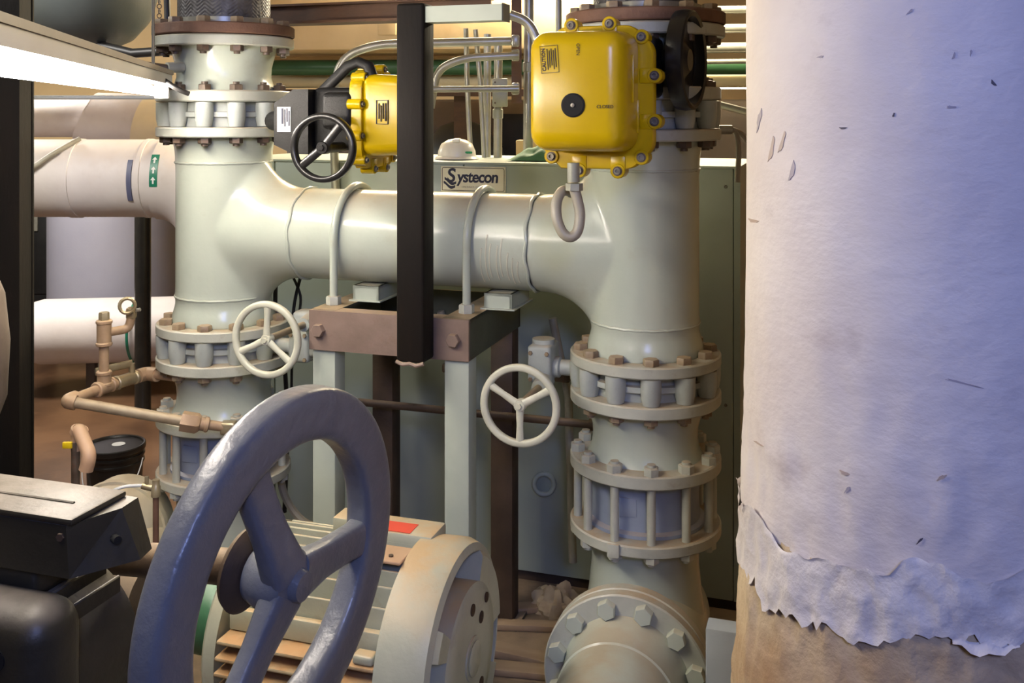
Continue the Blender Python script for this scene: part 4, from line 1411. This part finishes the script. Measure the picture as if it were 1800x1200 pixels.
MB().rbox((-0.30, -0.195, 0.045), (0.10, 0.02, 0.08), 0.006, 2).build('strap_pad', 'rubber_black', pb_)

D3 = 8.05
tk = thing('insulated_tank', 'lilac-grey vertical insulated tank behind the black pole', 'tank', PX(205, 440, D3), 0)
tk.location.z = 0
rt = 112 * D3 / FPX
MB().lathe([(0.0005, 0.55), (rt, 0.55), (rt, 1.75), (0.0005, 1.75)], 64).build('shell', 'tank_lilac', tk)
for k in range(3):
    a = rad(-90 + 120 * k)
    MB().cyl((0.3 * cos(a), 0.3 * sin(a), 0), (0.3 * cos(a), 0.3 * sin(a), 0.56), 0.04, n=12).build('leg', 'wall_dark', tk)
D4 = 7.1
pcw = thing('insulated_pipe', 'low white insulated pipe with rounded end, left background', 'pipe', PX(180, 580, D4), 0)
r4 = 56 * D4 / FPX
MB().lathe([(0.0005, -0.62), (0.08, -0.61), (0.15, -0.57), (0.20, -0.50), (r4, -0.40), (r4, 0.85), (0.0005, 0.85)], 56, frame((0, 0, 0), (1, 0.12, 0))).build('straight_run', 'insul_white', pcw)
band(pcw, 0.26, r4, 0.02, 'tape_green', 'green_tape')
for x in (-0.1, 0.6):
    MB().box(x, x + 0.06, -0.03 + 0.1 * x, 0.03 + 0.1 * x, -PX(180, 580, D4).z, -r4 + 0.02).build('support', 'wall_dark', pcw, 0)
# distant dark equipment behind
dk = thing('dark_cabinet', 'dark electrical box on the far left behind black post', 'box', PX(75, 420, 8.4), 0)
MB().rbox((0, 0, 0.0), (0.16, 0.2, 0.9), 0.01).build('case', 'black_cast', dk)
MB().rbox((-0.005, -0.105, 0.22), (0.03, 0.02, 0.28), 0.004).build('bright_trim', 'galv', dk)
MB().box(-0.08, 0.08, -0.09, 0.09, -dk.location.z, -0.44).build('stand', 'black_cast', dk, 0)

# black posts
p1 = thing('steel_column', 'broad black steel column at the far left edge', 'column', (PX(18, 500, 3.3).x, 3.3, 0), 0)
q = MB()
q.box(-0.055, 0.055, -0.05, -0.04, 0, 3.3)
q.box(-0.055, 0.055, 0.04, 0.05, 0, 3.3)
q.box(-0.006, 0.006, -0.04, 0.04, 0, 3.3)
q.box(-0.055, -0.048, -0.04, 0.04, 0, 3.3)
q.box(0.044, 0.052, -0.04, 0.04, 0, 3.3)
q.build('shaft', 'black_steel', p1, 0)
p1['label'] = 'broad black steel column at the far left edge'
cb_ = MB().tube(smooth_path([(-0.07, -0.06, 2.02), (-0.04, -0.07, 1.99), (-0.022, -0.07, 1.92), (-0.04, -0.07, 1.86), (-0.07, -0.06, 1.84)]), 0.006, 8)
cb_.build('cable_loop', 'tank_lilac', p1)
p2 = thing('black_pole', 'slim glossy black pole between white pipes and left riser', 'pole', (PX(251, 500, 6.65).x, 6.65, 0), 0)
MB().cyl((0, 0, 0), (0, 0, 2.05), 0.053, n=28).build('pipe', 'black_pipe', p2)
MB().lathe([(0.0005, 0), (0.09, 0), (0.09, 0.012), (0.0005, 0.012)], 24).build('foot', 'dark_brown_iron', p2)
p3 = thing('wrapped_hose', 'dull brown hose bulge in front of the black column, left frame edge', 'hose', PX(-30, 600, 2.0), 0)
p3.scale = (0.8, 0.8, 0.8)
MB().lathe([(0.0005, -0.22), (0.03, -0.21), (0.055, -0.14), (0.062, 0.0), (0.050, 0.12), (0.02, 0.2), (0.0005, 0.21)], 28).build('bulge', 'pump_brown', p3)
MB().cyl((0, 0, -p3.location.z / 0.8), (0, 0, -0.2), 0.02, n=12).build('stem', 'dark_brown_iron', p3)

# ------------------------------------------------------------------ copper bypass piping, left
bpn = thing('bypass_piping', 'dusty copper bypass line with small valve and gauge cock at left', 'pipe', PX(118, 705, 3.10))
def L(x, y, d):
    return PX(x, y, d) - bpn.location
A, B, C, D = L(322, 664, 3.33), L(258, 656, 3.42), L(183, 680, 3.25), L(118, 705, 3.10)
E, F = L(335, 742, 3.13), L(408, 752, 3.17)
R0 = 0.0155
def pip(name, pts, r=R0, m='copper_dirty', par=None):
    return MB().tube(pts, r, 14).build(name, m, par or bpn)
def sleeve(p, d, ln, r, m='copper_dirty', name='fitting', n=16):
    d = Vector(d).normalized()
    return MB().lathe([(0.0005, 0), (r, 0), (r + 0.003, 0.003), (r + 0.003, 0.010), (r, 0.013), (r, ln - 0.013), (r + 0.003, ln - 0.010), (r + 0.003, ln - 0.003), (r, ln), (0.0005, ln)], n, frame(Vector(p) - d * ln / 2, d)).build(name, m, bpn)
pip('pipe', [A, B])
pip('pipe', [B, C, D])
pip('pipe', [D, E], R0 + 0.001, 'galv_dirty')
pip('pipe', [E, F], R0, 'copper_dirty')
MB().lathe([(0.0005, -0.028), (0.032, -0.028), (0.032, 0.020), (0.024, 0.03), (0.0005, 0.03)], 6, frame(E, F - D)).build('union_nut', 'copper_dirty', bpn)
sleeve(E.lerp(F, 0.28), F - E, 0.04, 0.021)
MB().rbox(E.lerp(F, 0.92), (0.05, 0.04, 0.04), 0.008).build('outlet_cock', 'brass', bpn)
MB().tube(fillet([B.lerp(A, 0.30), B, B.lerp(C, 0.22)], 0.05, 8), R0 + 0.008, 16).build('elbow', 'copper_dirty', bpn)
MB().tube(fillet([D.lerp(C, 0.22), D, D.lerp(E, 0.07)], 0.03, 8), R0 + 0.008, 16).build('elbow', 'copper_dirty', bpn)
sleeve(C, D - C, 0.075, 0.022, name='tee')
vb = sleeve(B.lerp(C, 0.50), C - B, 0.09, 0.021, 'brass', 'ball_valve')
h0 = B.lerp(C, 0.36) + Vector((0, 0, 0.05))
MB().cyl(B.lerp(C, 0.36), h0, 0.010, n=12).build('valve_stem', 'brass', vb)
MB().tube([h0, h0 + Vector((-0.03, -0.03, -0.002)), h0 + Vector((-0.085, -0.09, -0.006))], 0.013, 10, ry=0.006).build('valve_lever', 'brass', vb)
T1 = L(183, 585, 3.25)
pip('pipe', [C, T1])
sleeve(C + Vector((0, 0, 0.028)), (0, 0, 1), 0.05, 0.022, name='tee_neck')
sleeve(T1 + Vector((0, 0, 0.0)), (0, 0, 1), 0.085, 0.023, name='tee')
MB().hexp(T1 + Vector((0, 0, 0.042)), (0, 0, 1), 0.017, 0.026).build('plug', 'brass', bpn)
G1 = L(229, 575, 3.30)
MB().tube(fillet([T1, G1 + Vector((-0.005, 0, -0.005)), L(231, 556, 3.30)], 0.03, 8), R0 - 0.001, 14).build('branch_elbow', 'copper_dirty', bpn)
g0 = L(231, 550, 3.30)
gc = MB().rbox(g0, (0.03, 0.03, 0.04), 0.008).build('gauge_cock', 'brass', bpn)
MB().lathe([(0.024 + 0.006 * cos(2 * PI * j / 8), 0.006 * sin(2 * PI * j / 8)) for j in range(8)], 20, frame(g0 + Vector((-0.006, -0.02, 0.028)), (0.25, -1, 0.1)), closed=True).build('cock_wheel', 'brass', gc)
MB().cyl(g0 + Vector((0.0, 0, 0.005)), g0 + Vector((0.03, 0, 0.012)), 0.006, n=8).build('cock_lever', 'galv', gc)

# bucket
bu = thing('paint_bucket', 'black plastic lidded bucket with wire handle on the brown floor', 'bucket', (PX(202, 800, 4.95).x, 4.95, 0), 0)
MB().lathe([(0.0005, 0.0), (0.118, 0.0), (0.120, 0.004), (0.133, 0.27), (0.140, 0.272), (0.140, 0.282), (0.134, 0.284), (0.135, 0.305), (0.142, 0.307), (0.142, 0.317), (0.135, 0.319), (0.136, 0.338)], 56).build('pail', 'bucket_black', bu)
ld = MB().lathe([(0.130, 0.334), (0.144, 0.334), (0.146, 0.340), (0.146, 0.358), (0.141, 0.362), (0.134, 0.360), (0.130, 0.352), (0.0005, 0.352)], 56).build('lid', 'bucket_black', bu)
MB().lathe([(0.0005, 0.3525), (0.032, 0.3525), (0.032, 0.3535), (0.0005, 0.3535)], 24, Matrix.Translation((0.01, 0.02, 0))).build('lid_label', 'white_paper', ld)
MB().tube([(0.146 * cos(rad(t)), -0.02 - 0.16 * sin(rad(t)) * 0.75, 0.30 - 0.20 * sin(rad(t))) for t in range(0, 181, 9)], 0.0028, 8).build('handle', 'wire_white', bu)

# gooseneck pipe with yellow lever
gn = thing('gooseneck_pipe', 'tan gooseneck pipe with yellow lever valve in front of the bucket', 'pipe', PX(133, 870, 3.05))
def G(x, y, d):
    return PX(x, y, d) - gn.location
MB().tube([G(133, 940, 3.05), G(133, 776, 3.05)], 0.013, 12).build('riser', 'bolt_dark', gn)
MB().tube(fillet([G(137, 790, 3.06), G(137, 750, 3.06), G(158, 800, 2.98), G(151, 826, 2.98)], 0.03, 8), 0.021, 16).build('gooseneck', 'plate_tan', gn)
MB().lathe([(0.021, -0.01), (0.026, -0.008), (0.026, 0.008), (0.021, 0.01)], 16, frame(G(139, 757, 3.06), (0.4, -0.2, 1))).build('collar', 'plate_tan', gn)
MB().rbox(G(119, 782, 3.04), (0.03, 0.012, 0.020), 0.003, 2).build('yellow_lever', 'valve_yellow', gn)
# small drain cock with white tube
dc = thing('drain_cock', 'small brass drain cock with clear tube left of the handwheel', 'valve', PX(274, 915, 3.0))
def Q(x, y, d):
    return PX(x, y, d) - dc.location
MB().tube([Q(274, 1190, 3.0), Q(274, 872, 3.0)], 0.009, 12).build('nipple', 'rust_flange', dc)
MB().lathe([(0.0005, 0), (0.014, 0), (0.014, 0.03), (0.011, 0.034), (0.011, 0.05), (0.0005, 0.05)], 14, frame(Q(274, 872, 3.0), (0, 0, 1))).build('cock_body', 'brass', dc)
MB().tube([Q(272, 858, 3.0), Q(256, 855, 3.0), Q(250, 853, 3.0)], 0.010, 10).build('outlet', 'brass', dc)
MB().rbox(Q(258, 845, 3.0), (0.012, 0.010, 0.03), 0.003, 2).build('lever', 'brass', dc)
MB().tube(smooth_path([Q(250, 853, 3.0), Q(220, 855, 3.0), Q(196, 864, 3.0), Q(178, 880, 3.02)]), 0.005, 8).build('clear_tube', 'wire_white', dc)

# loose cables between left riser and cabinet
for i, (pts, r, m, lb_) in enumerate((
        ([(486, 480, 3.55), (484, 520, 3.6), (486, 560, 3.6), (500, 640, 3.6), (505, 760, 3.6), (500, 900, 3.6)], 0.008, 'wire_black', 'black cable hanging straight behind left riser beside the cabinet'),
        ([(512, 480, 3.6), (528, 520, 3.6), (524, 560, 3.6), (515, 600, 3.6), (512, 700, 3.6)], 0.005, 'wire_black', 'thin black cable crossing behind the left cream handwheel'),
        ([(530, 480, 3.6), (518, 530, 3.6), (512, 590, 3.6)], 0.006, 'wire_black', 'short black cable crossing another behind the left handwheel'),
        ([(490, 800, 3.5), (500, 870, 3.5), (540, 920, 3.5), (600, 925, 3.5)], 0.014, 'grey_hose', 'grey hose curving low behind the large handwheel'))):
    t = thing('hanging_cable', lb_, 'cable', PX(*pts[0]))
    MB().tube(smooth_path([PX(*p) - t.location for p in pts]), r, 8).build('cable', m, t)

# ------------------------------------------------------------------ conduits over the cabinet
DC = 4.05
def conduit(label, pts, rpx, m='galv', fil=0.0, coup=(), name='conduit', grp='electrical conduits'):
    P = [PX(*p) for p in pts]
    t = thing(name, label, 'conduit', P[0], group=grp)
    q = [p - P[0] for p in P]
    if fil:
        q = fillet(q, fil, 10)
    r = rpx * pts[0][2] / FPX / 2
    MB().tube(q, r, 16).build('tube', m, t)
    for (x, y, d) in coup:
        p = PX(x, y, d) - P[0]
        MB().lathe([(r, -0.02), (r + 0.004, -0.018), (r + 0.004, 0.018), (r, 0.02)], 16, frame(p, (0, 0, 1))).build('coupling', 'galv_box', t)
    return t


conduit('thick vertical conduit left of the big yellow actuator', [(928, 286, 4.0), (930, -40, 4.0)], 17, coup=((929, 118, 4.0), (928, 275, 4.0)))
conduit('slender leaning conduit standing on the cabinet', [(828, 286, 4.05), (821, 140, 4.05), (819, 50, 4.05)], 9)
conduit('thin conduit with yellow tape on the cabinet', [(852, 286, 4.1), (845, 150, 4.1), (836, 52, 4.1)], 9, coup=())
conduit('vertical conduit second from the junction box', [(856, 286, 4.15), (857, 60, 4.15)], 13)
conduit('vertical conduit rising into the grey junction box', [(875, 286, 4.1), (876, 70, 4.1)], 15, coup=((875, 200, 4.1),))
jbx = thing('conduit_box', 'small grey junction box on the conduits above the name plate', 'junction box', PX(879, 163, 4.07))
MB().rbox((0, 0, 0), (0.062, 0.05, 0.115), 0.004, 2).build('case', 'galv_box', jbx)
for z in (-0.042, 0.042):
    MB().cyl((-0.02, -0.025, z), (-0.02, -0.028, z), 0.004, n=8).build('screw', 'bolt_dark', jbx)
conduit('top horizontal conduit curving down behind the small actuator', [(912, 72, 3.85), (660, 78, 3.85), (600, 100, 3.85), (584, 170, 3.85), (590, 335, 3.85)], 15, fil=0.12)
conduit('second horizontal conduit with a short downward bend', [(912, 97, 3.75), (815, 102, 3.75), (768, 122, 3.75), (757, 190, 3.75)], 14, fil=0.09)
conduit('lowest horizontal conduit right of the steel post', [(912, 156, 3.7), (740, 157, 3.7)], 11)
conduit('grey conduit bending down from the cross arm end', [(896, 26, 3.3), (925, 36, 3.3), (942, 62, 3.3), (950, 110, 3.3)], 17, fil=0.06)
conduit('vertical conduit above the big yellow actuator', [(982, 120, 4.2), (982, -40, 4.2)], 11)
stc = thing('strut_channel', 'dark perforated strut with clamps holding the horizontal conduits', 'strut', PX(908, 110, 3.95))
q = MB()
q.box(-0.02, 0.02, 0, 0.02, -0.16, 0.40)
q.build('channel', 'brown_beam', stc, 0)
for y in (72, 97, 156):
    q = MB().rbox(PX(906, y, 3.78) - stc.location, (0.03, 0.03, 0.045), 0.006, 2).build('clamp', 'galv', stc)
# horizontal conduits right of the right riser
for i, (y, h, m, lb_) in enumerate(((17, 13, 'galv', 'topmost grey conduit in the gap left of the wrapped pipe'),
                                   (50, 15, 'galv', 'second grey conduit from the top beside the wrapped pipe'),
                                   (84, 18, 'galv', 'third grey conduit, above the green pipe at right'),
                                   (108, 9, 'galv', 'thin grey conduit just below the green pipe at right'))):
    conduit(lb_, [(1100, y + 2, 5.4), (1420, y - 2, 5.2)], h, m)
conduit('sloping pale pipe beside the right valve flange', [(1225, 174, 4.3), (2775, 572, 4.2)], 13)
cbq = thing('cable_bundle', 'grey cables clipped to the right valve flange', 'cable', PX(1275, 228, 3.0))
MB().cyl((-0.02, 0, 0), (0.02, 0, 0), 0.014, n=12).build('cable_gland', 'galv', cbq)
MB().tube(smooth_path([(0.02, 0, 0), (0.035, 0.01, -0.01), (0.045, 0.02, -0.06), (0.043, 0.03, -0.16)]), 0.008, 8).build('cable', 'grey_hose', cbq)
MB().tube(smooth_path([(0.02, 0, 0), (0.05, 0.02, -0.01), (0.09, 0.05, -0.05), (0.14, 0.1, -0.1)]), 0.008, 8).build('cable', 'grey_hose', cbq)

# ------------------------------------------------------------------ deep background
dc_ = thing('insulated_duct', 'cream insulated duct overhead behind the steel post', 'duct', PX(700, 60, 5.4), -AL * 0.25)
MB().rbox((-0.05, 0.3, 0.07), (2.3, 0.7, 0.32), 0.02, 2).build('duct_wrap', 'duct_cream', dc_)
MB().rbox((0.1, 0.75, -0.10), (2.4, 0.5, 0.30), 0.02, 2).build('duct_lower_wrap', 'duct_cream', dc_)
MB().rbox((-0.05, -0.055, 0.12), (0.10, 0.02, 0.26), 0.006, 2).build('lap_strip', 'duct_cream', dc_)
gp = thing('green_pipe', 'long dark green horizontal pipe in the background', 'pipe', PX(900, 118, 5.6))
MB().cyl((-1.6, 0.1, 0), (2.0, -0.1, 0.0), 0.044, n=24).build('pipe', 'green_pipe', gp)
wp = thing('white_pipe', 'long pale horizontal pipe below the green pipe', 'pipe', PX(900, 143, 5.7))
MB().cyl((-1.6, 0.1, 0), (2.2, -0.1, 0.0), 0.036, n=24).build('pipe', 'insul_cream', wp)
bh = thing('brown_rail', 'dark brown horizontal rail below the pale pipe', 'rail', PX(900, 163, 5.75))
MB().box(-1.6, 1.0, 0, 0.06, -0.02, 0.02).build('rail', 'brown_beam', bh, 0)
bl = thing('fluorescent_fixture', 'distant glowing fluorescent strip right of the right valve', 'light', PX(1330, 152, 6.2))
MB().cyl((-0.6, 0, 0), (0.9, 0, 0), 0.016, n=14).build('tube', 'tube_glow_back', bl)
MB().box(-0.65, 0.95, -0.05, 0.06, 0.018, 0.16).build('housing', 'fixture_white', bl, 0)
for x in (-0.4, 0.7):
    MB().cyl((x, 0, 0.15), (x, 0, 3.3 - bl.location.z), 0.006, n=8).build('hanger', 'galv', bl)
# machinery beyond the cabinet
mt = thing('grey_tank', 'grey rounded tank seen between conduits behind the cabinet', 'tank', (PX(800, 250, 6.5).x, 6.5, 0))
MB().lathe([(0.0005, 0.0), (0.32, 0.0), (0.32, 1.55), (0.26, 1.78), (0.15, 1.92), (0.0005, 1.97)], 40, Matrix.Translation((0.05, 0, 0))).build('shell', 'duct_dark', mt)
mc = thing('brown_column', 'rusty brown column standing behind the thin conduits', 'column', (PX(812, 200, 5.9).x, 5.9, 0))
MB().box(-0.045, 0.045, -0.045, 0.045, 0, 2.2).build('shaft', 'brown_beam', mc, 0)
dkm = thing('dark_machine', 'dark brown machine cabinet in the far background centre', 'cabinet', (PX(930, 230, 7.2).x, 7.2, 0))
MB().rbox((0.0, 0, 1.05), (3.4, 0.5, 2.1), 0.02).build('case', 'wall_dark', dkm)
MB().box(-0.2, 0.4, -0.27, -0.25, 1.2, 2.0).build('door', 'black_cast', dkm, 0)
hh_ = thing('hard_hat', 'white hard hat with green stripe on top of the cabinet', 'hard hat', PX(803, 286, 3.95))
hh_.location.z = 1.823
MB().lathe([(0.088, 0.0), (0.084, 0.006), (0.076, 0.010), (0.074, 0.03), (0.062, 0.058), (0.036, 0.074), (0.0005, 0.080)], 32).build('shell', 'hat_white', hh_)
MB().rbox((0, 0, 0.072), (0.03, 0.12, 0.014), 0.005, 2).build('ridge', 'hat_white', hh_)
MB().rbox((0.035, -0.066, 0.026), (0.04, 0.006, 0.009), 0.002, 1, Matrix.Rotation(rad(8), 4, 'Z')).build('stripe', 'hat_green', hh_)
cbx = thing('cardboard_sheet', 'tan cardboard sheet lying on the cabinet behind the conduits', 'cardboard', RK(-0.55, 0.95, 1.822), -AL)
MB().rbox((0, 0, 0.035), (0.30, 0.05, 0.07), 0.004, 2).build('sheet', 'cardboard', cbx)
gcl = thing('green_cloth', 'crumpled green cloth on the cabinet left of the yellow actuator', 'cloth', RK(-0.53, 0.68, 1.822), -AL)
q = MB()
vs_, fs_ = [], []
for j in range(13):
    for i in range(17):
        x, y = (i / 16 - 0.5) * 0.22, (j / 12 - 0.5) * 0.16
        e_ = max(0, 1 - (x / 0.11) ** 2) * max(0, 1 - (y / 0.08) ** 2)
        vs_.append((x, y, 0.002 + e_ * (0.05 + 0.04 * noise.noise(Vector((x * 18, y * 18, 3))))))
for j in range(12):
    for i in range(16):
        fs_.append((j * 17 + i, j * 17 + i + 1, j * 17 + i + 18, j * 17 + i + 17))
q.add(vs_, fs_)
q.build('fold', 'green_cloth', gcl, 60)

# ------------------------------------------------------------------ debris on the skid
deb = [((930, 1068), 0.34, 0.05, 0.02, 8, 'pale plank on the skid behind the finned motor, uppermost'),
       ((945, 1100), 0.36, 0.045, 0.02, -4, 'second plank down on the skid behind the finned motor'),
       ((905, 1150), 0.40, 0.06, 0.025, -22, 'broad plank on the skid right of the motor end bell'),
       ((920, 1178), 0.42, 0.06, 0.02, -10, 'lowest visible plank on the skid by the motor end bell')]
for (xy, ln, w, h, a, lb_) in deb:
    d = (HCAM - 0.31) * FPX / (xy[1] - YH)
    t = thing('plank', lb_, 'plank', PX(xy[0], xy[1], d), rad(a), group='loose planks on the skid')
    t.location.z = 0.301
    MB().rbox((0, 0, h / 2), (ln, w, h), 0.004, 2).build('board', 'plank', t)
d = (HCAM - 0.35) * FPX / (1045 - YH)
rg = thing('crumpled_rag', 'crumpled tan rag at the foot of the cabinet', 'rag', PX(978, 1045, d))
rg.location.z = 0.30
q = MB()
vs_, fs_ = [], []
for j in range(12):
    th_ = PI / 2 * j / 11
    for i in range(24):
        a = 2 * PI * i / 24
        r = 0.065 + 0.03 * noise.noise(Vector((cos(a) * 2.2, sin(a) * 2.2, th_ * 2)))
        vs_.append((r * cos(a) * cos(th_) * 1.3, r * sin(a) * cos(th_), r * sin(th_) * 1.1))
for j in range(11):
    for i in range(24):
        fs_.append((j * 24 + i, j * 24 + (i + 1) % 24, (j + 1) * 24 + (i + 1) % 24, (j + 1) * 24 + i))
q.add(vs_, fs_)
q.build('cloth', 'rag', rg, 30)
